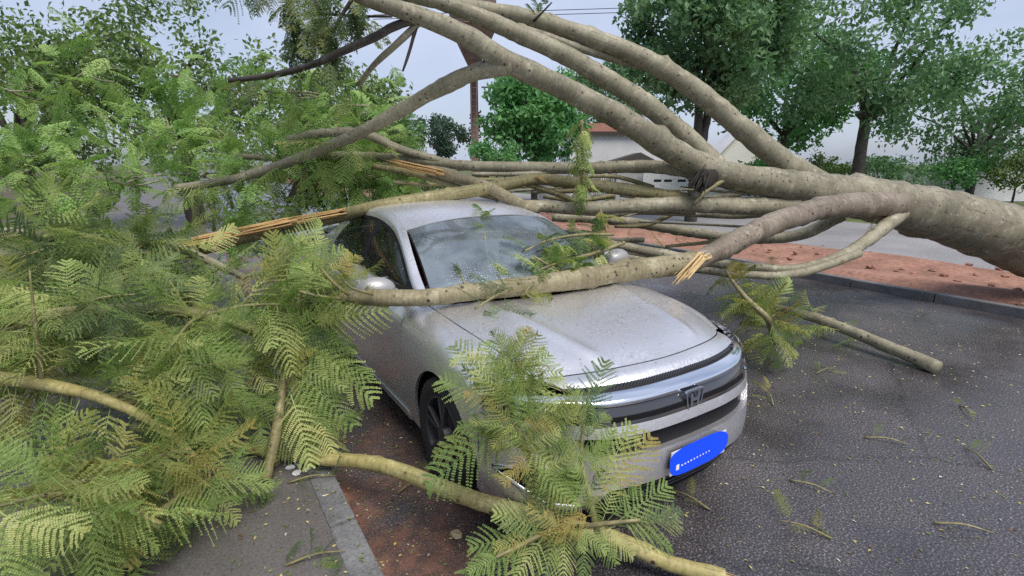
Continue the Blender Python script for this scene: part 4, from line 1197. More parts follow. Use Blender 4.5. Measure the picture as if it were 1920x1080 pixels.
# vine on the water tower column
c = at(891, 247, 32.0)
V, F = leaves([(c.x + rng.normal() * .12, c.y - .15, c.z + q) for q in L(-1.0, 1.0, 9)], .36, 420, .22)
link('climbing_vine', mesh_np('climbing_vine', V - np.array(wt_.location), F, False), leaf_mat('dry_vine', (.03, .022, .016), (.06, .045, .03), (.07, .065, .035), (.10, .08, .05), False), wt_)
# overhead wires
for k, (v0, v1) in enumerate(((22, 4), (30, 13))):
    a, b = at(700, v0 + 6, 17), at(2100, v1 - 30, 19)
    pts = [a + (b - a) * f + Vector((0, 0, -.10 * (1 - (2 * f - 1) ** 2))) for f in L(0, 1, 9)]
    th = Thing('overhead_wire', ('upper' if k == 0 else 'lower') + ' thin overhead cable crossing the sky at the top', 'cable', a)
    th.limb(pts, [.011] * 9, BLACK, 'cable', n=6, seg=.6, amp=0, knots=0)

# ------------------------------------------------------------------ the fallen tree
tree_base = on_ground(1900, 640, 0)
FT = Thing('fallen_tree', 'fallen tree with long grey limbs arching over the whole car', 'tree', tree_base)
STUBB = simple('rotten_dark_wood', (.022, .018, .015), .85)
def FL(lst, mat=BARK, **k):
    P, R = pix(lst); return FT.limb(P, [r * .90 for r in R], mat, **{'knots': 1.1, **k})
FL([(2200, 540, 6.5, 74), (1960, 466, 6.3, 66), (1800, 414, 6.1, 56), (1660, 380, 5.85, 46), (1560, 362, 5.6, 38), (1480, 348, 5.35, 32), (1400, 335, 5.15, 28), (1330, 319, 5.0, 26), (1250, 276, 4.8, 26), (1150, 214, 4.5, 24), (1040, 158, 4.3, 23), (940, 110, 4.1, 23), (880, 71, 4.0, 21), (800, 35, 3.9, 19), (700, 1, 3.7, 17), (620, -32, 3.6, 14), (480, -75, 3.5, 11), (330, -100, 3.45, 8), (180, -110, 3.4, 3)], TRUNKB, name='trunk', n=26, amp=.035, knots=.6)          # 0
FL([(1345, 312, 5.08, 20), (1290, 258, 5.05, 19), (1220, 202, 4.95, 20), (1150, 156, 4.85, 20), (1060, 104, 4.7, 19), (960, 58, 4.6, 18), (850, 12, 4.4, 16), (740, -26, 4.3, 14), (600, -70, 4.2, 10), (430, -110, 4.1, 4)])                                        # 1
FL([(1600, 378, 5.75, 24), (1480, 310, 5.5, 24), (1390, 240, 5.35, 22), (1300, 166, 5.25, 21), (1200, 106, 5.1, 19), (1100, 68, 5.0, 18), (1000, 36, 4.95, 17), (900, 16, 4.9, 15), (820, 3, 4.8, 14), (740, -14, 4.8, 13), (600, -40, 4.75, 10), (450, -60, 4.7, 4)])  # 2
FL([(1225, 128, 5.25, 9), (1160, 112, 5.15, 9), (1080, 88, 5.0, 8), (1030, 70, 4.9, 8), (970, 48, 4.8, 6)])                      # 3
FL([(960, 122, 4.12, 20), (905, 131, 4.15, 18), (850, 153, 4.2, 17), (800, 179, 4.3, 15), (740, 213, 4.4, 14), (690, 241, 4.5, 12), (620, 273, 4.6, 11), (530, 308, 4.7, 10), (430, 338, 4.7, 9), (330, 352, 4.7, 7)])        # 4
FL([(790, 32, 3.88, 10), (740, 49, 3.86, 9), (700, 71, 3.9, 8.5), (640, 97, 3.95, 8), (590, 120, 4.0, 7), (525, 138, 4.1, 6.5), (430, 152, 4.2, 5)], DARKBARK)    # 5
FL([(795, 34, 3.9, 7), (742, 84, 3.95, 7), (700, 123, 4.1, 6), (672, 160, 4.2, 5)])                # 6
FL([(782, 44, 3.9, 4.5), (770, 88, 3.95, 3.5), (764, 108, 3.98, 3.5), (755, 134, 4.0, 2)], DARKBARK, n=8)   # 7
FL([(1335, 330, 5.05, 15), (1230, 313, 5.1, 14), (1100, 315, 5.15, 12), (1000, 314, 5.2, 12), (900, 312, 5.2, 11), (830, 306, 5.2, 10), (760, 298, 5.2, 9), (640, 291, 5.3, 8), (530, 296, 5.3, 7), (400, 290, 5.3, 6)])   # 8
FL([(1620, 380, 5.75, 26), (1500, 385, 5.45, 20), (1390, 386, 5.2, 18), (1250, 383, 5.0, 16), (1100, 390, 4.9, 13), (965, 384, 4.6, 11)])    # 9
FL([(1580, 402, 6.0, 14), (1500, 440, 6.3, 12), (1400, 447, 6.4, 11), (1300, 436, 6.5, 11), (1160, 414, 6.6, 10), (1035, 408, 6.6, 8)])     # 10
FL([(1500, 394, 5.6, 5), (1390, 406, 5.9, 5), (1250, 400, 6.0, 5), (1090, 396, 6.0, 4)], n=8)          # 11
FL([(1690, 400, 5.7, 15), (1600, 468, 5.1, 12), (1500, 503, 4.75, 10), (1400, 500, 4.75, 10), (1310, 488, 4.8, 10), (1220, 472, 4.9, 10), (1140, 456, 5.0, 8)])      # 12
FL([(1610, 475, 5.05, 9), (1500, 512, 4.6, 9), (1400, 515, 4.5, 8), (1290, 503, 4.6, 8), (1210, 490, 4.75, 8), (1145, 478, 4.9, 7)])               # 13
FL([(1680, 384, 5.7, 28), (1570, 386, 5.2, 24), (1480, 408, 4.7, 23), (1400, 442, 4.25, 23), (1340, 473, 3.98, 21), (1292, 497, 3.82, 17)], REDBARK)   # 14
FL([(1326, 318, 4.98, 20), (1318, 338, 4.93, 19), (1312, 352, 4.90, 14)], STUBB, name='broken_stub', amp=.25, knots=3)           # 15 dark broken stub
splinter(FT, at(1320, 322, 4.90), at(1300, 364, 4.84), .085, 26, STUBB, .35, 'stub_splinters', FT.limbs[-1][0])
FL([(1375, 328, 5.02, 6), (1345, 345, 4.95, 5), (1320, 362, 4.9, 5), (1300, 384, 4.9, 3)], OLIVE, n=8)   # 16
FL([(985, 345, 4.85, 5), (1040, 362, 4.95, 6), (1075, 376, 5.0, 6), (1110, 388, 5.05, 5)], OLIVE, n=8)   # 17
FL([(700, 312, 5.1, 6), (760, 322, 5.0, 7), (820, 338, 4.9, 7), (880, 358, 4.8, 7), (935, 372, 4.7, 6)], OLIVE, n=8)      # 18
FL([(1090, 225, 4.4, 4), (1092, 280, 4.5, 3.5), (1090, 330, 4.6, 3), (1096, 368, 4.65, 2)], OLIVE, n=8)     # 19 hanging leafy twig
FL([(1126, 392, 4.6, 3), (1128, 430, 4.5, 3), (1110, 470, 4.4, 2)], OLIVE, n=8)              # 20
FL([(905, 392, 4.1, 2.5), (908, 430, 3.6, 2.5), (914, 480, 3.35, 2), (920, 520, 3.2, 1.5)], OLIVE, n=8)     # 21 spray over the screen
FL([(1170, 455, 4.0, 4), (1110, 476, 3.72, 4), (1050, 492, 3.42, 3), (1000, 510, 3.26, 2)], OLIVE, n=8)     # 22
FL([(600, -40, 4.1, 6), (590, 30, 4.1, 4), (575, 80, 4.15, 2)], DARKBARK, n=8)       # 23
FL([(680, -30, 4.0, 5), (640, 30, 4.05, 4), (610, 90, 4.1, 2)], DARKBARK, n=8)       # 24
FL([(545, -30, 4.3, 5), (545, 40, 4.3, 3), (560, 110, 4.35, 2)], DARKBARK, n=8)      # 25
FL([(530, 30, 4.2, 3), (600, 26, 4.2, 3), (660, 30, 4.15, 3), (735, 31, 4.0, 2.5)], DARKBARK, n=8)      # 26
FL([(1000, 40, 4.9, 3), (1018, 22, 4.8, 2), (1035, 4, 4.75, 1.5)], DARKBARK, n=6)     # 27
FL([(540, 262, 5.0, 8), (600, 250, 5.0, 9), (680, 250, 5.0, 10), (745, 278, 5.1, 9), (830, 303, 5.2, 8)], BARK)       # 28
FL([(540, 380, 5.2, 5), (560, 340, 5.2, 5), (590, 300, 5.1, 4)], DARKBARK, n=8)       # 29
# thin crossing branches behind the roof and beyond the screen
for k in range(34):
    u0, v0 = (random.uniform(690, 1010), random.uniform(305, 372)) if k < 14 else (random.uniform(990, 1330), random.uniform(330, 475))
    d0 = random.uniform(4.9, 6.2); du, dv = random.uniform(110, 240), random.gauss(0, 26)
    r_ = random.uniform(2.2, 6.5)
    FL([(u0, v0, d0, r_ * .6), (u0 + du * .5, v0 + dv * .3 + random.uniform(-12, 12), d0 + .1, r_ * .85), (u0 + du, v0 + dv, d0 + .2, r_)], random.choice((BARK, OLIVE)), n=8)
hang_later = [(0, 20, .86, 1, .42), (1, 18, .85, 1, .42), (2, 16, .85, 1, .40)]
DWN = Vector((0, 0, -1))
def hang(i, n, f0, f1, ln, mat=LEAF, **k): spray(FT, i, n, f0, f1, ln, mat, **k)
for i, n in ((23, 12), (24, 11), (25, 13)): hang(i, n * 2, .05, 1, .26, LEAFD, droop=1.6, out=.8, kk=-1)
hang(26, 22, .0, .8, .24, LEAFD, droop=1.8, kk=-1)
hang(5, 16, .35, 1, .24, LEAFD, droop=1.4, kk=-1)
hang(19, 30, .0, 1, .19, LEAF, droop=1.5, kk=-1)
hang(20, 24, .0, 1, .19, LEAFY, droop=1.0, kk=-1)
hang(21, 44, .0, 1, .15, LEAF, droop=1.5, kk=-1)
hang(22, 44, .1, 1, .19, LEAF, droop=.4, kk=-1)
FL([(1150, 440, 4.1, 3), (1090, 440, 3.85, 3), (1030, 450, 3.6, 2.5), (985, 470, 3.42, 2)], OLIVE, n=8); hang(len(FT.limbs) - 1, 34, .15, 1, .17, LEAFD, droop=.6, kk=-1)
FL([(1090, 515, 3.5, 3), (1045, 505, 3.38, 2.5), (1000, 480, 3.34, 2)], OLIVE, n=8); hang(len(FT.limbs) - 1, 22, .1, 1, .16, LEAF, droop=.4, kk=-1)
hang(27, 5, .2, 1, .14, LEAFD, kk=-1)
hang(4, 30, .50, 1, .42, LEAF, droop=1.0)
hang(8, 16, .68, 1, .40, LEAF, droop=1.0)
hang(28, 20, .0, .7, .40, LEAF, droop=.9)
hang(29, 8, .0, 1, .36, LEAFY, droop=.6)
hang(12, 4, .1, .9, .2, LEAFY); hang(10, 5, .3, .95, .2, LEAFY, droop=.8)
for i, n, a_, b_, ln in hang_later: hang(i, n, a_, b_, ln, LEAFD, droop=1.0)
# the mass of the crown that nobody could count: one part
def frond_mass(centres, sig, n, ln, keep=None, droop=.5):
    Vs, Fs, off = [], [], 0
    for q in range(n):
        c = centres[rng.integers(len(centres))]
        b = Vector(c) + Vector(rng.normal(size=3) * sig)
        d = rnd_unit() + Vector((0, 0, -droop)); d.normalize()
        s = ln * rng.uniform(.6, 1.2)
        k = rng.integers(len(LOWV))
        _, x, y, z = frame(b, b + d, Vector((0, 0, 1)) + rnd_unit() * .5)
        M = np.array([x, y, z]) * s
        V = LOWV[k] @ M + np.array(b)
        if keep and not keep(b): continue
        Vs.append(V); Fs.append(LOWF[k] + off); off += len(V)
    return np.concatenate(Vs), np.concatenate(Fs)
cc = []
for u, v, d in [(560, 180, 5.8), (600, 230, 5.6), (650, 200, 6.0), (700, 240, 6.0), (560, 290, 5.4), (640, 320, 5.6), (700, 330, 5.7), (580, 360, 5.3), (650, 370, 5.5), (730, 290, 6.0), (545, 240, 5.5), (690, 290, 5.8),
                (480, 330, 5.2), (430, 260, 5.4), (380, 330, 5.2), (300, 240, 5.4), (240, 330, 5.0), (150, 260, 5.2), (90, 340, 4.8), (20, 300, 5.0), (480, 180, 5.8), (330, 150, 6.0), (180, 140, 6.0), (60, 180, 5.6), (500, 400, 4.9), (740, 345, 6.0)]:
    cc.append(tuple(at(u, v, d)))
V, F = frond_mass(cc, .20, 620, .38)
o = FT.mesh('crown_foliage', V, F, LEAFC); tag(o, kind='stuff')
tw_V, tw_F, off = [], [], 0
for q in range(70):
    c = Vector(cc[rng.integers(len(cc))]); d = rnd_unit(); d.z = abs(d.z) * .4 - .1
    V, F, uv, Q, r = tube_mesh('t', [c - d * .35, c + Vector(rng.normal(size=3) * .05), c + d * .4], [.012, .009, .003], n=6, seg=.12)
    tw_V.append(V); tw_F.append(F + off); off += len(V)
o = FT.mesh('crown_twigs', np.concatenate(tw_V), np.concatenate(tw_F), BARK, None, None, True); tag(o, kind='stuff')

# ------------------------------------------------------------------ broken branches, each lying loose
BG = 'broken branches lying on and round the car'
# across the bonnet and the foot of the screen
P, R = pix([(612, 561, 3.05, 6), (640, 560, 3.0, 12), (700, 558, 2.93, 15), (760, 559, 2.94, 16), (810, 557, 2.96, 16), (870, 550, 2.98, 16), (940, 541, 3.05, 17), (1000, 534, 3.14, 18), (1060, 526, 3.25, 19), (1120, 517, 3.38, 20), (1200, 505, 3.58, 20), (1260, 498, 3.72, 20), (1302, 489, 3.84, 19)])
D1 = Thing('broken_branch', 'thick broken branch lying across the bonnet below the windscreen', 'branch', P[3], BG)
D1.limb(P, R, bark_mat('bonnet_branch_bark', (.16, .135, .075), (.25, .22, .13), (.32, .285, .19), (.045, .028, .018)), 'stem', n=18)
splinter(D1, at(1318, 478, 3.80), at(1262, 538, 3.62), .055, 18, PALEW, .25)
splinter(D1, at(1330, 478, 3.86), at(1275, 500, 3.70), .045, 10, PALEW, .2)
for (pts, n, ln, m) in (([(655, 553, 2.9, 4), (625, 530, 2.85, 3), (600, 500, 2.85, 2)], 9, .24, LEAFY), ([(640, 560, 2.9, 4), (600, 556, 2.8, 3), (560, 545, 2.75, 2)], 9, .28, LEAF),
                        ([(700, 552, 2.85, 3), (660, 540, 2.8, 2), (640, 520, 2.8, 2)], 5, .22, LEAFY), ([(960, 540, 3.0, 3), (920, 560, 2.86, 2.5), (890, 580, 2.8, 2)], 9, .20, LEAFD),
                        ([(1000, 530, 3.05, 3), (985, 548, 2.96, 2), (1000, 560, 2.94, 2)], 5, .15, LEAFY), ([(880, 545, 2.95, 3), (868, 525, 2.98, 2), (862, 512, 3.0, 1.5)], 6, .14, LEAFD)):
    P, R = pix(pts); D1.limb(P, R, OLIVE, 'twig', n=8); spray(D1, len(D1.limbs) - 1, n, .1, 1, ln, m, droop=.3)
# across the roof, torn open at its outer end
P, R = pix([(300, 486, 4.15, 9), (400, 462, 4.25, 11), (480, 440, 4.33, 11), (530, 429, 4.38, 11), (580, 419, 4.4, 11), (640, 404, 4.4, 12), (690, 391, 4.31, 12), (760, 377, 4.36, 12), (830, 367, 4.5, 12), (880, 359, 4.6, 12), (930, 350, 4.7, 12), (985, 338, 4.82, 11), (1020, 336, 4.87, 10), (1100, 346, 5.0, 11), (1200, 359, 5.05, 12), (1290, 374, 5.1, 12)])
H3 = Thing('broken_branch', 'long olive branch draped over the car roof with a torn orange end', 'branch', P[7], BG)
H3.limb(P, R, OLIVE, 'stem', n=16)
splinter(H3, at(655, 396, 4.34), at(505, 424, 4.28), .040, 18, WOOD, .18)
splinter(H3, at(560, 412, 4.3), at(400, 446, 4.15), .045, 16, WOOD, .2)
splinter(H3, at(440, 440, 4.18), at(250, 480, 4.02), .055, 16, WOOD, .3)
splinter(H3, at(1002, 330, 4.78), at(1030, 343, 4.78), .02, 6, WOOD, .2)
# slanting, pale torn end over the roof
P, R = pix([(800, 318, 4.85, 9), (835, 326, 4.8, 11), (900, 346, 4.7, 11), (940, 364, 4.6, 11), (975, 382, 4.5, 10), (1010, 394, 4.42, 7)])
S1 = Thing('broken_branch', 'short slanting branch above the roof with a bright orange torn end', 'branch', P[2], BG)
S1.limb(P, R, bark_mat('slant_bark', (.16, .135, .08), (.24, .21, .13), (.31, .27, .18), (.05, .03, .02)), 'stem')
splinter(S1, at(836, 327, 4.74), at(718, 300, 4.9), .042, 20, WOOD, .15)
# in front of the bumper, lying on the kerb
def low(lst):
    P = [on_ground(u, v, z) for u, v, z, r in lst]; return P, [r * depth_of(p) / FPX for p, (u, v, z, r) in zip(P, lst)]
P, R = low([(250, 800, .19, 8), (360, 815, .18, 9), (440, 834, .175, 10), (530, 850, .18, 11), (600, 860, .20, 12), (690, 867, .22, 14), (760, 887, .23, 15), (830, 915, .235, 16), (900, 940, .235, 16), (980, 962, .22, 16), (1060, 985, .19, 15), (1130, 1003, .16, 15), (1190, 1026, .12, 16), (1260, 1058, .08, 15), (1356, 1082, .045, 15)])
F1 = Thing('broken_branch', 'yellowish spotted branch lying on the kerb in front of the bumper', 'branch', P[8], BG)
F1.limb(P, R, YELLOW, 'stem', n=16, knots=2.6)
splinter(F1, P[-1] + Vector((-.05, .03, 0)), P[-1] + Vector((.07, -.045, .01)), .026, 10, PALEW, .12)
def twig(th, pts, mat=OLIVE): 
    P, R = pix(pts); return th.limb(P, R, mat, 'twig', n=8)
def fan(th, lst, parent, mat=None):
    """explicit fronds: (u0, v0, d0, u1, v1, d1, face) - face 1 turns the frond's flat side to the street, 0 upwards"""
    for q in lst:
        u0, v0, d0, u1, v1, d1, fc = q[:7]
        b, t = at(u0, v0, d0), at(u1, v1, d1)
        up = Vector((0, 0, 1)) * (1 - fc * .8) + (CAMV - b).normalized() * fc + rnd_unit() * .12
        frond(th, parent, b, t, up, q[7] if len(q) > 7 else mat, q[8] if len(q) > 8 else None)
tA = twig(F1, [(1050, 980, 1.97, 8), (1020, 920, 1.92, 7), (985, 840, 1.92, 6), (965, 780, 1.95, 5), (950, 720, 2.0, 4), (940, 650, 2.05, 2)])
fan(F1, [
 (962, 795, 1.93, 785, 890, 1.86, .8, LEAF, 3), (965, 790, 1.94, 800, 850, 1.95, .6, LEAFY, 2), (968, 785, 1.94, 850, 770, 2.0, .6, LEAF, 5),
 (985, 820, 1.9, 1085, 925, 1.85, .8, LEAF, 2), (980, 800, 1.92, 1100, 870, 1.9, .6, LEAF, 3), (985, 840, 1.9, 1010, 930, 1.84, .8, LEAFY, 2),
 (950, 760, 1.97, 828, 690, 2.05, .5, LEAF, 1), (950, 740, 1.98, 850, 640, 2.1, .6, LEAFD, 0), (948, 725, 2.0, 905, 640, 2.1, .6, LEAF, 4),
 (946, 715, 2.0, 940, 625, 2.1, .7, LEAFD, 0), (948, 720, 2.0, 985, 618, 2.1, .7, LEAFD, 4), (955, 730, 1.99, 1030, 660, 2.05, .6, LEAF, 0),
 (960, 745, 1.97, 1055, 700, 2.0, .5, LEAF, 1), (965, 765, 1.96, 1090, 745, 1.98, .5, LEAF, 5), (955, 750, 1.96, 870, 740, 1.95, .6, LEAFY, 4),
 (965, 770, 1.93, 900, 690, 1.9, .8, LEAF, 1), (958, 740, 1.94, 990, 680, 1.93, .8, LEAF, 3), (972, 790, 1.9, 1040, 790, 1.85, .8, LEAFY, 2),
 (975, 800, 1.9, 1060, 830, 1.84, .9, LEAF, 5), (970, 790, 1.9, 920, 830, 1.84, .9, LEAFY, 3), (960, 760, 1.95, 930, 700, 1.9, .7, LEAF, 2),
 (940, 690, 2.02, 870, 660, 2.08, .5, LEAF, 2), (990, 850, 1.88, 940, 900, 1.82, .8, LEAFY, 1), (1000, 870, 1.88, 1080, 960, 1.82, .8, LEAF, 3)], tA)
tB = twig(F1, [(1120, 1000, 1.93, 6), (1105, 930, 1.92, 5), (1090, 860, 1.95, 4), (1095, 790, 2.0, 3), (1105, 730, 2.05, 2)])
fan(F1, [
 (1095, 800, 2.0, 1128, 672, 2.08, .4, LEAFD, 4), (1092, 810, 2.0, 1075, 725, 2.05, .6, LEAFD, 0), (1095, 820, 1.98, 1140, 770, 2.05, .5, LEAF, 1),
 (1110, 930, 1.92, 1185, 795, 1.98, .8, LEAF, 0), (1112, 940, 1.9, 1215, 810, 1.98, .5, LEAFY, 4), (1100, 900, 1.92, 1140, 800, 1.97, .7, LEAF, 2), (1095, 880, 1.93, 1060, 790, 1.95, .7, LEAF, 1),
 (1100, 900, 1.9, 1040, 850, 1.88, .8, LEAF, 5), (1105, 930, 1.9, 1020, 900, 1.86, .8, LEAF, 3), (1115, 960, 1.88, 1075, 880, 1.86, .8, LEAF, 4), (1100, 920, 1.88, 1130, 980, 1.83, .8, LEAFY, 2)], tB)
tC = twig(F1, [(1075, 990, 1.92, 6), (1110, 985, 1.85, 5), (1150, 980, 1.82, 4), (1200, 975, 1.82, 3)])
fan(F1, [
 (1150, 985, 1.82, 1280, 965, 1.85, .4, LEAFD, 1), (1155, 980, 1.82, 1255, 905, 1.9, .7, LEAF, 0), (1140, 975, 1.84, 1200, 910, 1.9, .7, LEAF, 1), (1130, 975, 1.84, 1160, 900, 1.9, .6, LEAF, 3),
 (1160, 985, 1.82, 1270, 1000, 1.85, .3, LEAF, 2), (1120, 985, 1.85, 1195, 1040, 1.8, .8, LEAF, 5), (1110, 985, 1.85, 1150, 1060, 1.76, .8, LEAF, 3), (1100, 985, 1.86, 1100, 1075, 1.76, .8, LEAF, 2),
 (1200, 975, 1.82, 1275, 950, 1.86, .6, LEAFD, 4)], tC)
tD = twig(F1, [(1060, 985, 1.95, 6), (1020, 1000, 1.86, 5), (980, 1020, 1.80, 4), (930, 1045, 1.75, 3)])
fan(F1, [
 (1040, 990, 1.88, 870, 1090, 1.72, .8, LEAF, 3), (1040, 985, 1.9, 930, 960, 1.84, .8, LEAF, 0), (1030, 995, 1.86, 890, 1010, 1.78, .8, LEAF, 5), (1020, 1005, 1.84, 960, 1095, 1.7, .8, LEAF, 2),
 (1050, 990, 1.88, 1010, 1085, 1.74, .8, LEAF, 3), (1060, 990, 1.88, 1055, 1085, 1.74, .8, LEAF, 5), (1070, 985, 1.9, 1010, 900, 1.86, .7, LEAFY, 1), (985, 1020, 1.8, 850, 1100, 1.66, .7, LEAF, 2),
 (1060, 990, 1.86, 990, 950, 1.84, .8, LEAFY, 4), (1080, 985, 1.86, 1090, 1030, 1.78, .9, LEAF, 1), (1000, 1015, 1.8, 930, 1020, 1.76, .8, LEAFY, 1), (1075, 990, 1.86, 1140, 1030, 1.78, .8, LEAF, 4),
 (940, 1040, 1.76, 880, 1070, 1.7, .8, LEAF, 0)], tD)
for k in range(56):       # dense upright head of the shoot
    t = k / 55; u, v = 1000 - 60 * t + random.uniform(-15, 15), 850 - 190 * t
    an = random.uniform(-3.3, .2); ln = random.uniform(60, 120) * (1 - .25 * t)
    fan(F1, [(u, v, 1.90 + .1 * t, u + ln * math.cos(an), v + ln * math.sin(an) * .95, 1.86 + .12 * t + random.uniform(-.05, .05), random.uniform(.3, .9), random.choice((LEAF, LEAF, LEAFY, LEAFD)))], tA)
for k in range(14):
    u, v = 1095 + random.uniform(-8, 8), random.uniform(790, 940); an = random.uniform(-3.0, -.1); ln = random.uniform(50, 95)
    fan(F1, [(u, v, 1.92, u + ln * math.cos(an), v + ln * math.sin(an), 1.88 + random.uniform(-.03, .06), random.uniform(.4, .9), random.choice((LEAF, LEAF, LEAFD)))], tB)
for k in range(26):       # fill between
    a = random.choice(((1000, 880, 1.9, tA), (1080, 950, 1.9, tB), (1100, 985, 1.86, tC), (1030, 995, 1.86, tD), (965, 760, 1.96, tA), (955, 730, 1.98, tA)))
    an = random.uniform(0, 6.28); ln = random.uniform(55, 105)
    fan(F1, [(a[0] + random.uniform(-20, 20), a[1] + random.uniform(-20, 20), a[2], a[0] + ln * math.cos(an), a[1] + ln * math.sin(an) * .9, a[2] - random.uniform(-.03, .08), random.uniform(.3, .9), random.choice((LEAF, LEAF, LEAFY, LEAFD)))], a[3])

# leafy branch standing against the car's kerb side
P, R = low([(500, 900, .16, 9), (505, 870, .22, 9)]);
P += [at(u, v, d) for u, v, d in ((520, 800, 2.75), (530, 720, 2.85), (545, 640, 2.95), (560, 570, 3.0), (565, 510, 3.1))]; R += [.028, .024, .02, .015, .008]
K1 = Thing('leafy_branch', 'upright leafy branch covering the rear door at the kerb side', 'branch', P[0], 'leafy branches fallen on the pavement')
K1.limb(P, R, OLIVE, 'stem'); st0 = K1.limbs[0][0]
fan(K1, [(572, 598, 2.9, 722, 592, 2.85, 1, LEAF, 3), (565, 640, 2.88, 700, 720, 2.75, .7, LEAF, 2), (560, 650, 2.85, 690, 690, 2.8, .4, LEAF, 1), (555, 690, 2.8, 655, 800, 2.7, .8, LEAF, 3), (565, 560, 2.95, 660, 500, 3.0, .5, LEAFY, 0),
         (562, 570, 2.95, 690, 530, 2.95, .4, LEAF, 1), (560, 540, 3.0, 640, 460, 3.1, .6, LEAF, 4), (550, 720, 2.8, 630, 840, 2.65, .8, LEAFY, 5), (545, 740, 2.75, 590, 860, 2.6, .8, LEAF, 2), (560, 620, 2.9, 640, 640, 2.8, .9, LEAF, 5),
         (560, 600, 2.9, 650, 570, 2.85, .8, LEAF, 2), (555, 680, 2.8, 640, 730, 2.75, .9, LEAF, 3), (550, 700, 2.8, 600, 790, 2.7, .9, LEAF, 1), (565, 520, 3.05, 600, 440, 3.15, .6, LEAF, 0), (560, 530, 3.05, 540, 430, 3.15, .6, LEAF, 1)], st0)
for k in range(150):
    u, v = random.uniform(440, 590), random.uniform(480, 800); d = 2.7 + (850 - v) / 380 * .4
    an = random.gauss(.5, 1.1); ln = random.uniform(60, 120)
    fan(K1, [(u, v, d, u + ln * math.cos(an) * .9, v + ln * math.sin(an), d - random.uniform(-.12, .12), random.uniform(.2, .9), random.choice((LEAF, LEAF, LEAF, LEAFY, LEAFD)))], st0)
# more fallen leafy branches further left over the pavement
def left_branch(label, pts, nf, ln, bark, mats, twigs=5, seed=0):
    P, R = pix(pts); T = Thing('leafy_branch', label, 'branch', P[len(P) // 2], 'leafy branches fallen on the pavement')
    T.limb(P, R, bark, 'stem')
    Q = T.limbs[0][1]
    for k in range(twigs):
        i = int(len(Q) * (.15 + .8 * (k + random.random()) / twigs)); i = min(i, len(Q) - 2)
        b = Vector(Q[i]); d = rnd_unit(); d.z = d.z * .5 + .05; d.normalize()
        T.limb([b, b + d * .25 + Vector((0, 0, .03)), b + d * .55], [.012, .009, .003], OLIVE, 'twig', n=8)
        spray(T, len(T.limbs) - 1, nf // (twigs + 1), .15, 1, ln, random.choice(mats), droop=.5)
    spray(T, 0, nf // (twigs + 1) + 4, .2, 1, ln, mats[0], droop=.5)
    return T
M3 = (LEAF, LEAFD, LEAF, LEAFD, LEAF)
left_branch('leafy branch hanging level above the pavement left of the car', [(520, 640, 3.0, 9), (420, 600, 2.9, 10), (300, 580, 2.8, 11), (150, 585, 2.75, 12), (-60, 610, 2.7, 13)], 250, .34, OLIVE, M3, 7)
left_branch('leafy branch drooping to the pavement at the far left', [(-80, 700, 2.5, 14), (80, 720, 2.45, 12), (200, 750, 2.4, 10), (300, 800, 2.45, 8), (370, 860, 2.45, 5)], 190, .32, YELLOW, (LEAF, LEAFY, LEAF), 7)
left_branch('broad leafy branch leaning over from the top of the far left pile', [(-100, 430, 3.6, 12), (60, 440, 3.6, 12), (200, 450, 3.7, 11), (340, 470, 3.7, 9), (460, 520, 3.6, 6)], 240, .40, BARK, M3, 7)
left_branch('low leafy branch spread over the near pavement corner', [(-60, 960, 2.0, 14), (60, 930, 2.0, 12), (180, 930, 2.0, 10), (300, 985, 1.95, 7)], 150, .30, YELLOW, (LEAF, LEAF, LEAFY), 5)
# yellowing tuft right of the bonnet
P, R = pix([(1440, 600, 4.2, 6), (1400, 560, 4.2, 5), (1372, 525, 4.3, 3), (1360, 505, 4.3, 2)])
Y1 = Thing('leafy_branch', 'yellowing leafy tuft standing beyond the far corner of the bonnet', 'branch', on_ground(1440, 640), 'leafy branches fallen on the road')
Y1.limb([on_ground(1450, 640, .02)] + P, [.03] + R, OLIVE, 'stem'); spray(Y1, 0, 34, .35, 1, .26, LEAFY, droop=.4, kk=-1); spray(Y1, 0, 20, .2, .9, .32, LEAF, droop=.6)
P = [on_ground(1760, 690, .05), on_ground(1640, 640, .12), on_ground(1540, 600, .18), on_ground(1450, 575, .20), on_ground(1380, 555, .12)]
Y2 = Thing('leafy_branch', 'grey branch with sparse leaves lying on the road right of the car', 'branch', P[0], 'leafy branches fallen on the road')
Y2.limb(P, [.06, .055, .05, .04, .025], BARK, 'stem'); spray(Y2, 0, 44, .3, 1, .36, LEAF, droop=.2)
for i_, (f0, f1, n_) in ((0, (.02, .16, 16)), (1, (0, .0, 0))):
    if n_: hang(i_, n_, f0, f1, .34, LEAF, droop=.8)
# short torn-off sprigs
def sprig(label, u, v, z, ang, n, ln, mat):
    b = on_ground(u, v, z); d = Vector((math.cos(ang), math.sin(ang), .04))
    T = Thing('fallen_sprig', label, 'sprig', b, 'torn sprigs on the ground')
    T.limb([b, b + d * .12 + Vector((0, 0, .02)), b + d * .24], [.006, .005, .002], OLIVE, 'twig', n=6, seg=.03)
    spray(T, 0, n, .05, 1, ln, mat, droop=-.3)
sprig('bright green sprig on the pavement beside the kerb', 535, 1060, .135, .3, 10, .11, leaf_mat('fresh_sprig', (.05, .13, .02), (.08, .18, .03), (.13, .22, .05), (.2, .25, .06)))
sprig('green sprig among white scraps on the pavement', 540, 905, .135, .2, 12, .13, LEAFD)
sprig('thin pale sprig in the gutter mud', 745, 925, .01, .8, 3, .12, LEAFD)
sprig('small faded sprig on the wet road by the bumper', 1330, 955, .01, 2.4, 3, .09, LEAFY)
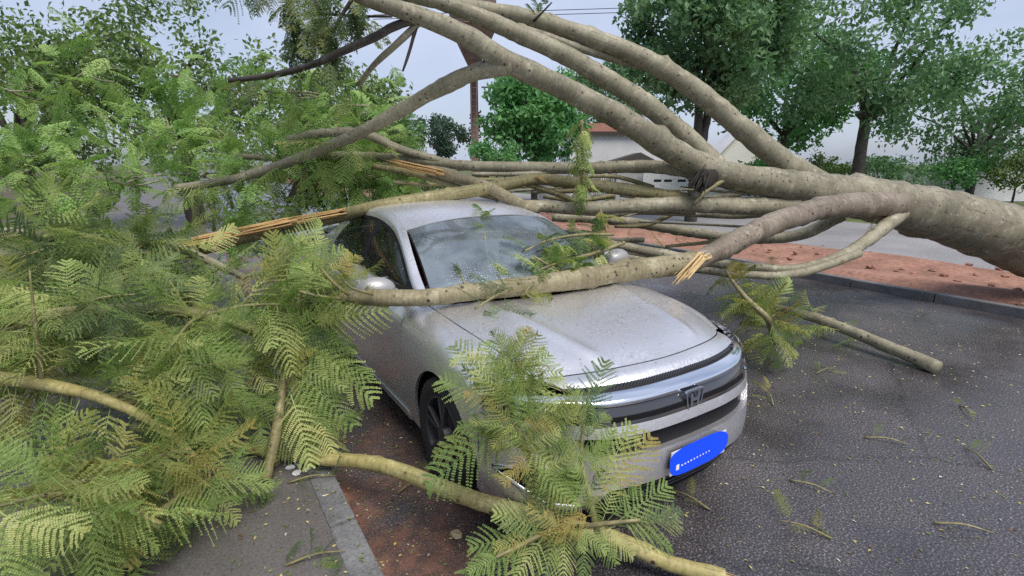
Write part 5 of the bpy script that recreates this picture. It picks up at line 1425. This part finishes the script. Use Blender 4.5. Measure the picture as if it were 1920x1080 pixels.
for k, (u, v) in enumerate(((1480, 900), (1620, 820), (1560, 1010), (1800, 760), (1750, 980), (1450, 760), (1860, 880), (1530, 700))):
    sprig(('flat', 'curled', 'near', 'tiny', 'broad', 'thin', 'outermost', 'far')[k] + ' green sprig on the open wet road right of the car', u, v, .008, random.uniform(0, 6.28), 3 + k % 4, .10 + .02 * (k % 3), (LEAF, LEAFD, LEAFY)[k % 3])
# white scraps
PAPER = simple('wet_paper', (.62, .63, .66), .6)
for k, (u, v) in enumerate(((544, 878), (560, 871), (577, 880), (557, 888))):
    b = on_ground(u, v, .13); bm = bmesh.new()
    bmesh.ops.create_icosphere(bm, subdivisions=2, radius=.022)
    for vv in bm.verts: vv.co *= random.uniform(.6, 1.25); vv.co.z = max(-.004, vv.co.z * .5)
    o = link('paper_scrap', bm_mesh('paper_scrap', bm), PAPER); o.location = b + Vector((0, 0, .004)); o.rotation_euler = (0, 0, k * 1.3)
    tag(o, ('leftmost', 'second from left', 'rightmost', 'nearest')[k] + ' crumpled white scrap on the pavement by the yellowish branch', 'litter', 'white scraps')
b = on_ground(856, 1006, 0); bm = bmesh.new(); bmesh.ops.create_icosphere(bm, subdivisions=2, radius=.03)
for vv in bm.verts: vv.co *= random.uniform(.75, 1.2); vv.co.z *= .6
o = link('stone', bm_mesh('stone', bm), simple('tan_stone', (.30, .24, .15), .8)); o.location = b + Vector((0, 0, .012)); tag(o, 'small tan stone on the wet road below the yellowish branch', 'stone')

# ------------------------------------------------------------------ leaf litter
bpy.context.view_layer.update()
def litter(name, pos, nrm, size, mats, mi):
    n = len(pos); d = rng.normal(size=(n, 3)); d -= nrm * np.sum(d * nrm, 1)[:, None]; d += nrm * rng.normal(size=(n, 1)) * .12
    d /= np.linalg.norm(d, axis=1)[:, None]; w = np.cross(nrm, d); s = np.asarray(size).reshape(-1, 1)
    V = np.stack([pos, pos + d * s * .5 + w * s * .22, pos + d * s, pos + d * s * .5 - w * s * .22 + nrm * s * .12], 1).reshape(-1, 3)
    o = link(name, mesh_np(name, V, np.arange(4 * n).reshape(n, 4), False, None, mi), mats); return o
LM = [simple('litter_green', (.10, .15, .04), .6), simple('litter_yellow', (.42, .36, .12), .6), simple('litter_brown', (.10, .06, .03), .7), simple('litter_pale', (.45, .43, .36), .7)]
pos, nn, sz, mi = [], [], [], []
for k in range(13000):
    if k < 4200: n_, d_, z = rng.uniform(-2.6, .5), rng.uniform(.4, 9) ** 1.0, None
    else: n_, d_, z = rng.uniform(.5, 7.5), rng.uniform(-.6, 9), None
    if z is None: z = .131 if n_ < KN - .125 else (.141 if n_ < KN else .004)
    p = st(n_, d_, z)
    pos.append(tuple(p)); nn.append((0, 0, 1)); sz.append(rng.uniform(.007, .030)); mi.append(rng.choice(4, p=(.42, .30, .16, .12)))
for k in range(1900):      # thick along the kerb foot
    p = st(rng.normal(.52, .22) if k % 2 else rng.uniform(.5, 1.0), rng.uniform(.5, 7), .005)
    n_ = NV.dot(p)
    if n_ < KN: p.z = .132 if n_ < KN - .125 else .142
    pos.append(tuple(p)); nn.append((0, 0, 1)); sz.append(rng.uniform(.006, .022)); mi.append(rng.choice(4, p=(.40, .28, .22, .10)))
o = litter('leaf_litter', np.array(pos), np.array(nn, float), sz, LM, mi); tag(o, kind='stuff')
trees_ = [BVHTree.FromPolygons([o.matrix_world @ v.co for v in o.data.vertices], [p.vertices[:] for p in o.data.polygons]) for o in PANELS]
pos, nn, sz, mi = [], [], [], []
for k in range(2600):
    p = CARM @ Vector((rng.uniform(-.9, .9), rng.uniform(.1, 4.3), 3)); best = None
    for t in trees_:
        h = t.ray_cast(p, Vector((0, 0, -1)))
        if h[0] is not None and (best is None or h[0].z > best[0].z): best = h
    if best is None or abs(best[1].z) < .35: continue
    n_ = best[1] if best[1].z > 0 else -best[1]
    pos.append(tuple(best[0] + n_ * .003)); nn.append(tuple(n_)); sz.append(rng.uniform(.004, .011)); mi.append(rng.choice(4, p=(.30, .18, .10, .42)))
o = litter('leaf_specks', np.array(pos), np.array(nn), sz, LM, mi); tag(o, kind='stuff')
# clods on the red verge
bm = bmesh.new()
for k in range(420):
    p = st(rng.uniform(8.2, 11.2), rng.uniform(-4, 22), .08); r_ = rng.uniform(.015, .06)
    M = Matrix.Translation(p) @ Matrix.Rotation(rng.uniform(0, 3), 4, 'Z') @ Matrix.Diagonal((r_ * rng.uniform(.8, 1.6), r_, r_ * .7, 1))
    bmesh.ops.create_icosphere(bm, subdivisions=1, radius=1.0, matrix=M)
for v in bm.verts: v.co += Vector((rng.normal(), rng.normal(), rng.normal())) * .006
o = link('soil_clods', bm_mesh('soil_clods', bm), SOIL); tag(o, kind='stuff')
